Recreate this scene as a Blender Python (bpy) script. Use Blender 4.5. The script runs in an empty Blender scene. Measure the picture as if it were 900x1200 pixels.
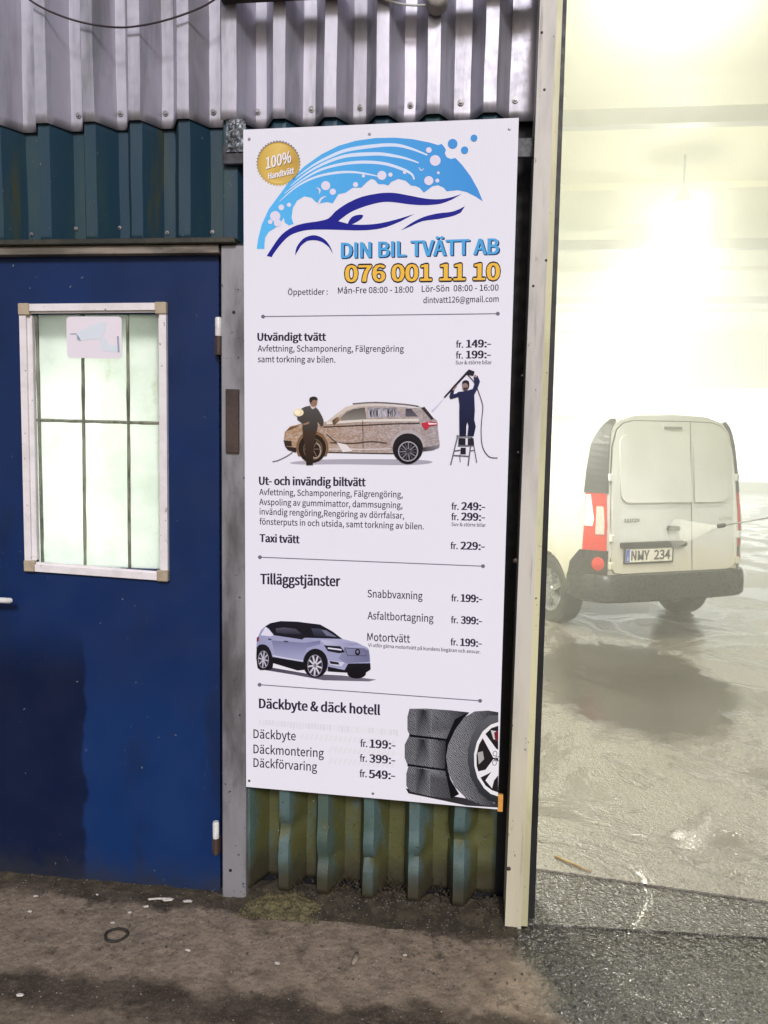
import bpy, bmesh, math, random
from mathutils import Vector, Matrix, noise

random.seed(7)
R = math.radians
SC = bpy.context.scene
COL = SC.collection

# ------------------------------------------------------------------ camera
CAM = Vector((0.0, -2.6786, 1.728))
YAW, PITCH, ROLL = R(6.599), R(5.518), R(1.029)
F_PX = 905.0
fw = Vector((-math.sin(YAW) * math.cos(PITCH), math.cos(YAW) * math.cos(PITCH), -math.sin(PITCH)))
r0 = fw.cross(Vector((0, 0, 1))).normalized()
u0 = r0.cross(fw)
rt = r0 * math.cos(ROLL) + u0 * math.sin(ROLL)
up = -r0 * math.sin(ROLL) + u0 * math.cos(ROLL)
cd = bpy.data.cameras.new("camera")
cam = bpy.data.objects.new("camera", cd)
COL.objects.link(cam)
m3 = Matrix((rt, up, -fw)).transposed()
cam.matrix_world = Matrix.Translation(CAM) @ m3.to_4x4()
cd.sensor_fit = 'VERTICAL'
cd.sensor_height = 24.0
cd.lens = 24.0 * F_PX / 1200.0
cd.clip_start = 0.05
cd.clip_end = 500
SC.camera = cam

# ------------------------------------------------------------------ world, sun, exposure
W = bpy.data.worlds.new("World")
SC.world = W
W.use_nodes = True
wn = W.node_tree.nodes
wl = W.node_tree.links
sky = wn.new('ShaderNodeTexSky')
sky.sky_type = 'NISHITA'
sky.sun_disc = False
SUN_EL, SUN_AZ = R(33), R(14)      # low overcast light from behind the photographer
sky.sun_elevation = SUN_EL
sky.sun_rotation = R(180) - SUN_AZ
sky.dust_density = 3.0
wl.new(sky.outputs[0], wn['Background'].inputs[0])
wn['Background'].inputs[1].default_value = 0.05
sd = bpy.data.lights.new("sun", 'SUN')
sd.energy = 1.4
sd.angle = R(11)
sd.color = (0.96, 0.95, 1.0)
so = bpy.data.objects.new("sun", sd)
COL.objects.link(so)
sdir = Vector((math.sin(SUN_AZ) * math.cos(SUN_EL), -math.cos(SUN_AZ) * math.cos(SUN_EL), math.sin(SUN_EL)))
so.rotation_euler = sdir.to_track_quat('Z', 'Y').to_euler()
SC.view_settings.view_transform = 'Standard'
SC.view_settings.look = 'None'
SC.view_settings.gamma = 1
SC.view_settings.exposure = 0.57
SC.view_settings.use_curve_mapping = False
cy = SC.cycles
cy.max_bounces = 8
cy.diffuse_bounces = 4
cy.glossy_bounces = 4
cy.volume_bounces = 2
cy.transparent_max_bounces = 8
cy.use_denoising = True
cy.sample_clamp_indirect = 6


# ------------------------------------------------------------------ helpers
def at(px, py, Y):
    """the point of the vertical plane y = Y seen at that place of the photograph"""
    d = fw + rt * ((px - 450) / F_PX) + up * ((600 - py) / F_PX)
    return CAM + d * ((Y - CAM.y) / d.y)


def gr(px, py, z=0.0):
    """the point of the level z seen at that place of the photograph"""
    d = fw + rt * ((px - 450) / F_PX) + up * ((600 - py) / F_PX)
    return CAM + d * ((z - CAM.z) / d.z)


def lin(c):
    return tuple((v / 255 / 12.92) if v / 255 <= .04045 else ((v / 255 + .055) / 1.055) ** 2.4 for v in c)


def tag(o, label=None, cat=None, group=None, kind=None):
    if label: o['label'] = label
    if cat: o['category'] = cat
    if group: o['group'] = group
    if kind: o['kind'] = kind
    return o


def empty(name, loc=(0, 0, 0), rz=0):
    o = bpy.data.objects.new(name, None)
    o.location = loc
    o.rotation_euler = (0, 0, rz)
    o.empty_display_size = .1
    COL.objects.link(o)
    return o


def obj(name, bm, mat, parent=None, smooth=False, recalc=True, world=True):
    """one mesh object; coordinates given in the world unless world is False"""
    if recalc:
        bmesh.ops.recalc_face_normals(bm, faces=bm.faces)
    me = bpy.data.meshes.new(name)
    bm.to_mesh(me)
    bm.free()
    for m in (mat if isinstance(mat, (list, tuple)) else [mat]):
        me.materials.append(m)
    if smooth:
        me.polygons.foreach_set('use_smooth', [True] * len(me.polygons))
        if smooth == 'auto':
            me.set_sharp_from_angle(angle=R(40))
    o = bpy.data.objects.new(name, me)
    COL.objects.link(o)
    if parent:
        o.parent = parent
        if world:
            q = parent
            M = Matrix.Identity(4)
            while q:
                M = Matrix.LocRotScale(q.location, q.rotation_euler, None) @ M
                q = q.parent
            me.transform(M.inverted())
    return o


def add_box(bm, lo, hi, bevel=0.0, seg=1):
    lo, hi = Vector(lo), Vector(hi)
    r = bmesh.ops.create_cube(bm, size=1)
    vs = r['verts']
    for v in vs:
        v.co = Vector(((lo[i] + hi[i]) / 2 + v.co[i] * (hi[i] - lo[i]) for i in range(3)))
    if bevel > 0:
        es = list({e for v in vs for e in v.link_edges})
        bmesh.ops.bevel(bm, geom=es, offset=bevel, segments=seg, profile=.5, affect='EDGES')


def box(lo, hi, bevel=0.0, seg=1):
    bm = bmesh.new()
    add_box(bm, lo, hi, bevel, seg)
    return bm


def add_prism(bm, front, back):
    """front and back: rings of the same number of points"""
    a = [bm.verts.new(p) for p in front]
    b = [bm.verts.new(p) for p in back]
    n = len(a)
    fs = [bm.faces.new(a), bm.faces.new(b[::-1])]
    for i in range(n):
        bm.faces.new((a[i], b[i], b[(i + 1) % n], a[(i + 1) % n]))
    for f in fs: f.normal_update()
    if n > 4: bmesh.ops.triangulate(bm, faces=fs, ngon_method='EAR_CLIP')


def add_tube(bm, pts, rad, n=8, caps=True):
    pts = [Vector(p) for p in pts]
    rings = []
    prev = None
    for i, p in enumerate(pts):
        t = (pts[min(i + 1, len(pts) - 1)] - pts[max(i - 1, 0)]).normalized()
        a = t.orthogonal().normalized() if prev is None else (prev - t * prev.dot(t)).normalized()
        prev = a
        b = t.cross(a)
        r = rad[i] if isinstance(rad, (list, tuple)) else rad
        rings.append([bm.verts.new(p + (a * math.cos(2 * math.pi * k / n) + b * math.sin(2 * math.pi * k / n)) * r) for k in range(n)])
    for i in range(len(rings) - 1):
        for k in range(n):
            bm.faces.new((rings[i][k], rings[i][(k + 1) % n], rings[i + 1][(k + 1) % n], rings[i + 1][k]))
    if caps:
        bm.faces.new(rings[0][::-1])
        bm.faces.new(rings[-1])


def add_lathe(bm, prof, origin, axis, n=32, closed=False):
    """prof: (radius, offset along axis)"""
    axis = Vector(axis).normalized()
    a = axis.orthogonal().normalized()
    b = axis.cross(a)
    O = Vector(origin)
    rings = []
    for (r, h) in prof:
        if r < 1e-6:
            rings.append([bm.verts.new(O + axis * h)])
        else:
            rings.append([bm.verts.new(O + axis * h + (a * math.cos(2 * math.pi * k / n) + b * math.sin(2 * math.pi * k / n)) * r) for k in range(n)])
    m = len(rings)
    for i in range(m if closed else m - 1):
        A, B = rings[i], rings[(i + 1) % m]
        for k in range(n):
            k2 = (k + 1) % n
            if len(A) == 1 and len(B) == 1:
                continue
            if len(A) == 1:
                bm.faces.new((A[0], B[k2], B[k]))
            elif len(B) == 1:
                bm.faces.new((A[k], A[k2], B[0]))
            else:
                bm.faces.new((A[k], A[k2], B[k2], B[k]))


FONT = None
try:                                     # a plain humanist face that ships with Blender; else its default face
    import os
    _f = os.path.join(bpy.utils.resource_path('LOCAL'), 'datafiles', 'fonts', 'Noto Sans CJK Regular.woff2')
    if os.path.exists(_f):
        FONT = bpy.data.fonts.load(_f)
except Exception:
    FONT = None


def text_curve(txt, bold):
    cu = bpy.data.curves.new('t', 'FONT')
    if FONT: cu.font = FONT
    cu.body = txt
    cu.size = 1
    cu.offset = bold
    cu.resolution_u = 3
    return cu


def smooth_poly(pts, sub=4, closed=True):
    """Catmull-Rom through the points"""
    n = len(pts)
    out = []
    for i in range(n if closed else n - 1):
        P = [pts[(i + k) % n] if closed else pts[min(max(i + k, 0), n - 1)] for k in (-1, 0, 1, 2)]
        for s in range(sub):
            t = s / sub
            out.append(tuple(.5 * (2 * P[1][c] + (P[2][c] - P[0][c]) * t + (2 * P[0][c] - 5 * P[1][c] + 4 * P[2][c] - P[3][c]) * t * t
                                   + (3 * P[1][c] - P[0][c] - 3 * P[2][c] + P[3][c]) * t ** 3) for c in range(len(pts[0]))))
    if not closed:
        out.append(tuple(pts[-1]))
    return out


# ------------------------------------------------------------------ materials
class NT:
    def __init__(s, name):
        s.m = bpy.data.materials.new(name)
        s.m.use_nodes = True
        s.n = s.m.node_tree.nodes
        s.l = s.m.node_tree.links
        s.b = s.n['Principled BSDF']
        s.out = s.n['Material Output']
        s._co = None

    def new(s, t, **kw):
        n = s.n.new(t)
        for k, v in kw.items():
            setattr(n, k, v)
        return n

    def link(s, a, b):
        s.l.new(a, b)

    def co(s):
        if s._co is None:
            s._co = s.new('ShaderNodeNewGeometry').outputs['Position']
        return s._co

    def mapped(s, scale):
        mp = s.new('ShaderNodeMapping')
        mp.inputs['Scale'].default_value = scale
        s.link(s.co(), mp.inputs[0])
        return mp.outputs[0]

    def noise(s, scale, detail=4, rough=.55, stretch=None, dist=0):
        t = s.new('ShaderNodeTexNoise')
        s.link(s.mapped(stretch) if stretch else s.co(), t.inputs['Vector'])
        t.inputs['Scale'].default_value = scale
        t.inputs['Detail'].default_value = detail
        t.inputs['Roughness'].default_value = rough
        t.inputs['Distortion'].default_value = dist
        return t.outputs['Fac']

    def voro(s, scale, rnd=1.0, out='Distance'):
        t = s.new('ShaderNodeTexVoronoi')
        s.link(s.co(), t.inputs['Vector'])
        t.inputs['Scale'].default_value = scale
        t.inputs['Randomness'].default_value = rnd
        return t.outputs[out]

    def ramp(s, f, a, b, c0=0.0, c1=1.0):
        t = s.new('ShaderNodeMapRange')
        t.interpolation_type = 'SMOOTHSTEP'
        s.link(f, t.inputs[0])
        for i, v in enumerate((a, b, c0, c1)):
            t.inputs[i + 1].default_value = v
        return t.outputs[0]

    def mix(s, f, a, b):
        t = s.new('ShaderNodeMix', data_type='RGBA')
        if isinstance(f, (int, float)): t.inputs[0].default_value = f
        else: s.link(f, t.inputs[0])
        for i, v in ((6, a), (7, b)):
            if isinstance(v, tuple): t.inputs[i].default_value = (*v[:3], 1)
            else: s.link(v, t.inputs[i])
        return t.outputs[2]

    def math(s, op, a, b=0.0, c=None):
        t = s.new('ShaderNodeMath', operation=op)
        for i, v in enumerate((a, b) if c is None else (a, b, c)):
            if isinstance(v, (int, float)): t.inputs[i].default_value = v
            else: s.link(v, t.inputs[i])
        return t.outputs[0]

    def xyz(s):
        t = s.new('ShaderNodeSeparateXYZ')
        s.link(s.co(), t.inputs[0])
        return t.outputs

    def color(s, c):
        if isinstance(c, tuple): s.b.inputs['Base Color'].default_value = (*c[:3], 1)
        else: s.link(c, s.b.inputs['Base Color'])

    def set(s, **kw):
        for k, v in kw.items():
            i = s.b.inputs[k.replace('_', ' ')]
            if isinstance(v, (int, float)): i.default_value = v
            elif isinstance(v, tuple): i.default_value = (*v, 1)
            else: s.link(v, i)

    def bump(s, h, strength=.3, dist=.01):
        t = s.new('ShaderNodeBump')
        if isinstance(strength, (int, float)): t.inputs['Strength'].default_value = strength
        else: s.link(strength, t.inputs['Strength'])
        t.inputs['Distance'].default_value = dist
        s.link(h, t.inputs['Height'])
        s.link(t.outputs[0], s.b.inputs['Normal'])
        s.link(t.outputs[0], s.b.inputs['Coat Normal'])


def worn(name, c1, c2, rough=.5, metal=0.0, scale=6, stretch=None, bump=.15, speck=None, lo=.4, hi=.65, coat=0.0):
    """paint or metal with uneven tone, fine grain and a few specks"""
    t = NT(name)
    f = t.ramp(t.noise(scale, 6, .62, stretch), lo, hi)
    c = t.mix(f, c1, c2)
    if speck:
        c = t.mix(t.ramp(t.noise(55, 3, .6), .66, .72), c, speck)
    t.color(c)
    g = t.noise(scale * 5, 5, .6, stretch)
    t.set(Metallic=metal, Roughness=t.ramp(g, .2, .8, max(rough - .12, .03), min(rough + .15, 1)))
    if coat: t.set(Coat_Weight=coat)
    if bump: t.bump(g, bump, .004)
    return t.m


M = {}
# upper sheets: pale lilac grey coil-coated steel, dirty streaks
t = NT('pale_sheet_metal')
streak = t.ramp(t.noise(9, 6, .65, (1, 1, .12)), .42, .72)
c = t.mix(streak, (.50, .485, .56), (.26, .255, .28))
c = t.mix(t.ramp(t.noise(26, 5, .7, (1, 1, .5)), .70, .76), c, (.10, .085, .08))
t.color(c)
t.set(Roughness=t.ramp(t.noise(30), .3, .7, .36, .5), Metallic=.62)
t.bump(t.noise(14, 4, .6, (1, 1, .35)), .2, .004)
M['pale_sheet'] = t.m

t = NT('blue_sheet_metal')
n1 = t.ramp(t.noise(7, 5, .6, (1, 1, .22)), .45, .68)
c = t.mix(n1, (.012, .043, .073), (.022, .056, .064))
c = t.mix(t.ramp(t.noise(5, 6, .7, (1.5, 1, .16)), .58, .74), c, (.055, .058, .020))
c = t.mix(t.ramp(t.noise(70, 3, .6), .70, .75), c, (.20, .20, .17))
t.color(c)
t.set(Roughness=.48)
t.bump(t.noise(24, 5, .6), .2, .004)
M['blue_sheet'] = t.m

t = NT('mossy_sheet_metal')
n1 = t.ramp(t.noise(5, 5, .62, (1, 1, .4)), .42, .62)
c = t.mix(n1, (.080, .135, .135), (.060, .100, .082))
deep = t.ramp(t.xyz()[1], .006, .070, -.09, .12)
moss = t.ramp(t.math('ADD', t.noise(12, 7, .72, (1, 1, .5)), deep), .42, .64)
c = t.mix(moss, c, (.085, .088, .028))
c = t.mix(t.ramp(t.noise(40, 5, .7), .62, .70), c, (.028, .024, .012))
c = t.mix(t.ramp(t.noise(60, 4, .6), .70, .74), c, (.36, .42, .40))
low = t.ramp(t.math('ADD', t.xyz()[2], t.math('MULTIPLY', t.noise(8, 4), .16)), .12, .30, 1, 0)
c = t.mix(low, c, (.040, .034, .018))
t.color(c)
t.set(Roughness=.62)
t.bump(t.noise(30, 6, .7), .45, .006)
M['mossy_sheet'] = t.m

M['galv'] = worn('galvanised_steel', (.31, .305, .33), (.115, .11, .12), .42, .35, 4, (1.6, 1, .45), .2, (.06, .055, .05), .42, .72)
t = NT('cream_post_paint')
c = t.mix(t.ramp(t.noise(6, 6, .6, (1, 1, .2)), .42, .7), (.60, .57, .52), (.34, .32, .31))
c = t.mix(t.ramp(t.math('ADD', t.xyz()[2], t.math('MULTIPLY', t.noise(3, 4), .5)), .5, 1.6, .7, 0), c, (.60, .55, .38))
c = t.mix(t.math('MULTIPLY', t.ramp(t.noise(16, 6, .75, (2, 1, .10)), .56, .70), .6), c, (.17, .15, .14))
c = t.mix(t.ramp(t.noise(30, 5, .7, (1.6, 1, .6)), .64, .70), c, (.09, .07, .055))
t.color(c); t.set(Roughness=.5); t.bump(t.noise(18, 5, .6, (1, 1, .3)), .25, .004)
M['post'] = t.m
M['trim'] = worn('pale_yellow_trim', (.62, .60, .38), (.45, .43, .27), .5, 0, 7, (1, 1, .2), .15, (.1, .08, .05))
M['rubber'] = worn('black_rubber', (.006, .006, .009), (.013, .013, .016), .5, 0, 8, None, .1)
M['shade_board'] = worn('gap_shade_board', (.004, .004, .008), (.007, .007, .011), .6, 0, 6, None, .1)  # near black: the gap's shade is put into this colour
M['beam'] = worn('dirty_beige_lintel', (.27, .23, .19), (.10, .088, .07), .6, 0, 5, (.5, 1, 3), .2, (.05, .04, .03))
M['flash'] = worn('dark_flashing', (.030, .032, .026), (.06, .055, .042), .5, .2, 9, None, .25)
M['alu'] = worn('white_aluminium_frame', (.80, .755, .775), (.70, .66, .67), .4, .0, 12, None, .06, (.25, .2, .18))
M['corner'] = worn('beige_plastic_corner', (.46, .38, .28), (.36, .29, .21), .5, 0, 20, None, .1)
M['bar'] = worn('grimy_grille_bar', (.24, .25, .19), (.085, .09, .068), .6, 0, 26, (1, 1, .35), .25)
M['rust'] = worn('rusty_brown_steel', (.075, .048, .040), (.045, .032, .030), .6, .2, 15, None, .3)
M['white_plastic'] = worn('white_plastic', (.70, .69, .68), (.55, .53, .51), .35, 0, 25, None, .05)
M['steel'] = worn('weathered_bolt_steel', (.34, .33, .34), (.16, .15, .15), .4, .7, 40, None, .1)
M['dark_steel'] = worn('dark_bracket_steel', (.075, .075, .085), (.03, .03, .035), .5, .4, 15, None, .2)
M['tape'] = worn('crumpled_silver_tape', (.25, .26, .29), (.07, .08, .09), .3, .6, 24, None, .9)
M['cable'] = worn('plum_cable_sheath', (.055, .035, .045), (.03, .02, .028), .5, 0, 20, None, .05)
M['box_grey'] = worn('grey_plastic_box', (.34, .31, .29), (.22, .2, .19), .5, 0, 20, None, .1)
M['twig'] = worn('dry_wood', (.40, .29, .15), (.24, .16, .08), .7, 0, 30, None, .3)
M['litter'] = worn('pale_litter', (.62, .58, .52), (.42, .38, .33), .6, 0, 60, None, .2)
M['butt'] = worn('dirty_paper', (.30, .25, .19), (.19, .16, .12), .8, 0, 90, None, .2)
M['orange'] = worn('orange_tape', (.75, .36, .08), (.6, .28, .06), .5, 0, 30, None, .1)
M['leaf'] = worn('dead_stems', (.060, .045, .025), (.024, .018, .010), .8, 0, 40, None, .3)

# door: navy paint, with a darker patch at the lower left with a wavy edge
t = NT('navy_door_paint')
X, Y_, Z = t.xyz()
c = t.mix(t.ramp(t.noise(2.2, 5, .6), .35, .7), (.0060, .021, .088), (.0050, .024, .105))
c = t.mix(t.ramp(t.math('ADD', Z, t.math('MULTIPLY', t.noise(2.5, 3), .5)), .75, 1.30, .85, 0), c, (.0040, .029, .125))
c = t.mix(t.ramp(t.noise(3.0, 4, .6, (1, 1, .4)), .52, .72), c, (.0065, .019, .070))
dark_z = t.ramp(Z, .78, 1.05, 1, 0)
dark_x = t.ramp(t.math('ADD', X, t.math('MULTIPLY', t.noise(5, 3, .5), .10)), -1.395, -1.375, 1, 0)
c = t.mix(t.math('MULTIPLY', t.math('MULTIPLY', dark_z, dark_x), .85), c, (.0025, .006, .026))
grime = t.ramp(t.math('ADD', Z, t.math('MULTIPLY', t.noise(9, 6, .7), .22)), .10, .26, 1, 0)
c = t.mix(t.math('MULTIPLY', grime, .65), c, (.030, .032, .035))
c = t.mix(t.ramp(t.noise(45, 3, .5), .735, .76), c, (.18, .20, .24))
t.color(c)
c = t.mix(t.ramp(t.noise(22, 2, .5, (6, 1, .5)), .74, .77, 0, .35), c, (.05, .075, .14))
t.color(c)
t.set(Roughness=t.ramp(t.noise(5, 5), .3, .7, .34, .55), Specular_IOR_Level=.28)
t.bump(t.math('ADD', t.noise(3.5, 3, .5), t.math('MULTIPLY', t.noise(120, 2, .5), .02)), .2, .012)
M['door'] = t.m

# frosted pane: lets the hall's light through
t = NT('frosted_pane')
c = t.mix(t.ramp(t.noise(5, 6, .7), .35, .75), (.91, .95, .975), (.76, .83, .82))
c = t.mix(t.math('MULTIPLY', t.ramp(t.noise(9, 6, .75, (1, 1, .6)), .60, .72), .5), c, (.60, .62, .48))
tr = t.new('ShaderNodeBsdfTranslucent')
t.link(c, tr.inputs[0])
ms = t.new('ShaderNodeMixShader')
ms.inputs[0].default_value = .86
t.b.inputs['Base Color'].default_value = (.6, .72, .66, 1)
t.b.inputs['Roughness'].default_value = .22
t.link(t.b.outputs[0], ms.inputs[1]); t.link(tr.outputs[0], ms.inputs[2]); t.link(ms.outputs[0], t.out.inputs[0])
M['pane'] = t.m

# the sign's white fluted board
t = NT('fluted_sign_board')
wv = t.new('ShaderNodeTexWave', wave_type='BANDS', bands_direction='X')
t.link(t.co(), wv.inputs['Vector'])
wv.inputs['Scale'].default_value = 52
wv.inputs['Distortion'].default_value = .15
f = t.math('MULTIPLY', wv.outputs['Fac'], t.ramp(t.xyz()[2], 1.9, 2.75, .05, .55))
c = t.mix(f, (.81, .805, .90), (.71, .705, .80))
c = t.mix(t.ramp(t.noise(3, 6, .7), .60, .78, 0, .35), c, (.70, .68, .70))
t.color(c); t.set(Roughness=.5, Specular_IOR_Level=.2)
t.bump(t.noise(2.2, 2, .5), .06, .02)
M['board'] = t.m

# printed ink: every patch of the print keeps its own colour
t = NT('printed_ink')
a = t.new('ShaderNodeVertexColor', layer_name='Ink')
t.color(a.outputs[0]); t.set(Roughness=.5, Specular_IOR_Level=.12)
M['ink'] = t.m
t = NT('printed_dirty_paint')
a = t.new('ShaderNodeVertexColor', layer_name='Ink')
f = t.ramp(t.noise(60, 5, .7, (1, 1, 2.2), 1.5), .42, .62)
f2 = t.ramp(t.noise(140, 4, .7), .55, .68)
c = t.mix(t.math('MULTIPLY', f, .55), a.outputs[0], (.62, .58, .60))
c = t.mix(t.math('MULTIPLY', f2, .5), c, (.10, .07, .055))
t.color(c); t.set(Roughness=.5, Specular_IOR_Level=.12)
M['ink_dirty'] = t.m
t = NT('printed_tyre_tread')
a = t.new('ShaderNodeVertexColor', layer_name='Ink')
wv = t.new('ShaderNodeTexWave', wave_type='BANDS', bands_direction='DIAGONAL')
t.link(t.co(), wv.inputs['Vector'])
wv.inputs['Scale'].default_value = 70; wv.inputs['Distortion'].default_value = 5; wv.inputs['Detail'].default_value = 1
wv.inputs['Detail Scale'].default_value = 1.2
f = t.ramp(wv.outputs['Fac'], .62, .85)
c = t.mix(t.math('MULTIPLY', f, .85), a.outputs[0], (.012, .012, .014))
t.color(c); t.set(Roughness=.5, Specular_IOR_Level=.12)
M['ink_tread'] = t.m

# ground outside: old asphalt, drier pale patches, damp dark ones, wet by the gate
t = NT('old_asphalt')
X, Y_, Z = t.xyz()
big = t.noise(1.7, 6, .62, (1, 1.9, 1), .8)
fine = t.noise(95, 6, .75)
warp = t.math('MULTIPLY', t.math('SUBTRACT', t.noise(3.2, 6, .68), .5), .34)
yy = t.math('ADD', Y_, warp)
patch = t.math('MULTIPLY', t.ramp(yy, -.09, -.135, 0, 1), t.ramp(yy, -.53, -.46, 0, 1))
patch2 = t.ramp(yy, -.60, -.66, 0, 1)
patch = t.math('MAXIMUM', patch, t.math('MULTIPLY', patch2, .7))
patch = t.math('MULTIPLY', patch, t.ramp(t.noise(9, 6, .7), .28, .46))
c = t.mix(patch, t.mix(t.ramp(t.noise(7, 6, .7), .4, .62), (.052, .038, .026), (.105, .080, .056)), t.mix(t.ramp(t.noise(14, 6, .75), .38, .62), (.31, .24, .175), (.20, .155, .112)))
c = t.mix(t.math('MULTIPLY', t.ramp(t.noise(6, 5, .7), .60, .72), .5), c, (.120, .060, .038))
c = t.mix(t.math('MULTIPLY', t.ramp(fine, .54, .70), .6), c, (.30, .255, .20))
c = t.mix(t.math('MULTIPLY', t.ramp(t.noise(130, 4, .7), .44, .34), .7), c, (.020, .016, .012))
c = t.mix(t.ramp(t.voro(34, 1.0), .10, .06), c, (.46, .42, .36))
wob = t.math('MULTIPLY', t.noise(6, 5, .6), .26)
wx = t.math('SUBTRACT', t.math('ADD', X, wob), t.math('MULTIPLY', Y_, -.38))
wet = t.ramp(t.math('ADD', wx, t.math('MULTIPLY', t.noise(30, 4, .6), .06)), .23, .36)
c = t.mix(wet, c, t.mix(t.ramp(fine, .4, .7), (.036, .033, .027), (.125, .115, .092)))
damp = t.math('MAXIMUM', wet, t.ramp(big, .42, .34))
t.color(c)
t.set(Roughness=t.ramp(t.math('ADD', t.math('MULTIPLY', damp, -.62), t.math('MULTIPLY', fine, .25)), -.6, .2, .10, .9))
stone = t.voro(85)
t.set(Specular_IOR_Level=t.math('ADD', t.math('MULTIPLY', wet, .5), .4), Coat_Weight=t.math('MULTIPLY', wet, .7), Coat_Roughness=.10)
c = t.mix(t.math('MULTIPLY', t.ramp(stone, .16, .06), .55), c, (.34, .30, .24))
c = t.mix(t.math('MULTIPLY', t.ramp(t.noise(48, 4, .7), .58, .70), .6), c, (.040, .031, .022))
t.color(c)
hb = t.math('ADD', t.math('MULTIPLY', stone, -.35), t.math('ADD', t.math('MULTIPLY', t.noise(34, 3, .6), 2.6), t.math('MULTIPLY', t.voro(42), -1.3)))
t.bump(hb, t.math('ADD', t.math('MULTIPLY', wet, .80), .18), .013)
M['asphalt'] = t.m

# hall floor: wet concrete
def wet_floor(name, c1, c2, r_lo, r_hi, bs, wave=.22, coarse=.95):
    t = NT(name)
    f = t.noise(1.1, 6, .66, None, .8)
    fine = t.noise(80, 5, .7)
    peb = t.voro(95)
    grit = t.voro(42)
    c = t.mix(t.ramp(f, .40, .60), c1, c2)
    c = t.mix(t.math('MULTIPLY', t.ramp(fine, .52, .64), .85), c, (.045, .034, .026))
    c = t.mix(t.math('MULTIPLY', t.ramp(t.noise(46, 4, .7), .60, .68), .7), c, (.06, .048, .038))
    c = t.mix(t.math('MULTIPLY', t.ramp(t.noise(19, 6, .75), .58, .68), .7), c, (.075, .052, .040))
    c = t.mix(t.math('MULTIPLY', t.ramp(peb, .22, .10), .45), c, (.42, .38, .32))
    t.color(c)
    pc = gr(738, 800)
    X, Y_, Z = t.xyz()
    dx = t.math('MULTIPLY', t.math('SUBTRACT', X, pc.x), 1 / .72)
    dy = t.math('MULTIPLY', t.math('SUBTRACT', Y_, pc.y), 1 / 1.15)
    dd = t.math('ADD', t.math('ADD', t.math('MULTIPLY', dx, dx), t.math('MULTIPLY', dy, dy)), t.math('MULTIPLY', t.noise(4, 5, .65), .9))
    shade_pool = t.ramp(dd, 1.15, 1.5, 1, 0)  # van's shadow painted in together with a dark wet patch
    c = t.mix(t.math('MULTIPLY', shade_pool, .82), c, (.050, .044, .036))
    t.color(c)
    wet = t.math('MAXIMUM', t.ramp(f, .44, .54), shade_pool)
    t.set(Roughness=t.math('MULTIPLY', t.ramp(wet, 0, 1, r_hi, r_lo), t.ramp(fine, .3, .7, .8, 1.25)), Specular_IOR_Level=.85)
    rough_amt = t.math('ADD', t.math('MULTIPLY', wet, -.88), 1.0)
    h = t.math('ADD', t.math('MULTIPLY', peb, .9), t.math('ADD', t.math('MULTIPLY', fine, .9 if coarse < 1 else .3), t.math('MULTIPLY', grit, coarse)))
    h = t.math('ADD', t.math('MULTIPLY', h, rough_amt), t.math('MULTIPLY', t.noise(7, 3, .5), wave))
    t.bump(h, bs, .0055)
    return t.m
M['floor'] = wet_floor('wet_concrete', (.25, .235, .20), (.13, .12, .10), .06, .30, .9)
M['sill'] = wet_floor('wet_threshold_concrete', (.10, .096, .085), (.045, .043, .038), .08, .20, 1.0, 0.0, 1.5)

M['dirt'] = worn('damp_soil', (.040, .030, .020), (.075, .060, .036), .9, 0, 22, None, .9, (.16, .14, .11))
M['moss'] = worn('dry_moss', (.15, .125, .060), (.085, .072, .034), .95, 0, 30, None, 1.0)
M['hall_wall'] = worn('pale_hall_cladding', (.74, .74, .54), (.66, .665, .48), .55, 0, 1.2, None, .05)
M['hall_ceiling'] = worn('pale_hall_ceiling', (.72, .72, .52), (.66, .66, .47), .6, 0, .8, (1, .3, 1), .05)
M['hall_beam'] = worn('grey_truss_steel', (.40, .41, .38), (.34, .35, .33), .5, .1, 3, None, .05)


def emit(name, c, s):
    t = NT(name)
    t.color((.8, .8, .8))
    t.b.inputs['Emission Color'].default_value = (*c, 1)
    t.b.inputs['Emission Strength'].default_value = s
    return t.m
M['lamp'] = emit('floodlight_lens', (1.0, .96, .80), 90)
M['far_window'] = emit('daylit_window', (.92, .97, 1.0), 4.8)

# van
t = NT('dirty_white_van_paint')
X, Y_, Z = t.xyz()
c = t.mix(t.ramp(t.noise(2.5, 5, .6), .35, .7), (.62, .64, .63), (.55, .57, .555))
c = t.mix(t.math('MULTIPLY', t.ramp(t.math('ADD', Z, t.math('MULTIPLY', t.noise(7, 5, .65), .3)), .78, 1.10, 1, 0), .55), c, (.52, .47, .30))
t.color(c); t.set(Roughness=.32, Coat_Weight=.35)
M['van'] = t.m
M['van_black'] = worn('wet_black_plastic', (.018, .020, .022), (.028, .030, .030), .3, 0, 8, None, .1)
M['van_trim'] = worn('satin_black_trim', (.012, .014, .017), (.020, .022, .025), .5, 0, 8, None, 0)
M['tyre'] = worn('wet_tyre_rubber', (.020, .020, .022), (.035, .035, .036), .35, 0, 20, None, .5)
M['rim'] = worn('alloy_rim', (.42, .44, .46), (.30, .31, .33), .3, .7, 12, None, .05)
M['red'] = worn('red_lamp_lens', (.50, .014, .009), (.38, .010, .007), .12, 0, 40, None, .1)
M['clear'] = worn('clear_lamp_lens', (.62, .58, .54), (.34, .30, .28), .1, .3, 60, (1, 1, 3), .2)
M['white_lens'] = worn('white_lamp_lens', (.85, .86, .85), (.78, .79, .78), .1, 0, 30, None, .05)
M['plate'] = worn('white_number_plate', (.78, .76, .66), (.70, .68, .58), .35, 0, 20, None, .05)
M['plate_blue'] = worn('blue_plate_band', (.02, .09, .52), (.02, .08, .45), .35, 0, 20, None, 0)
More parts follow.
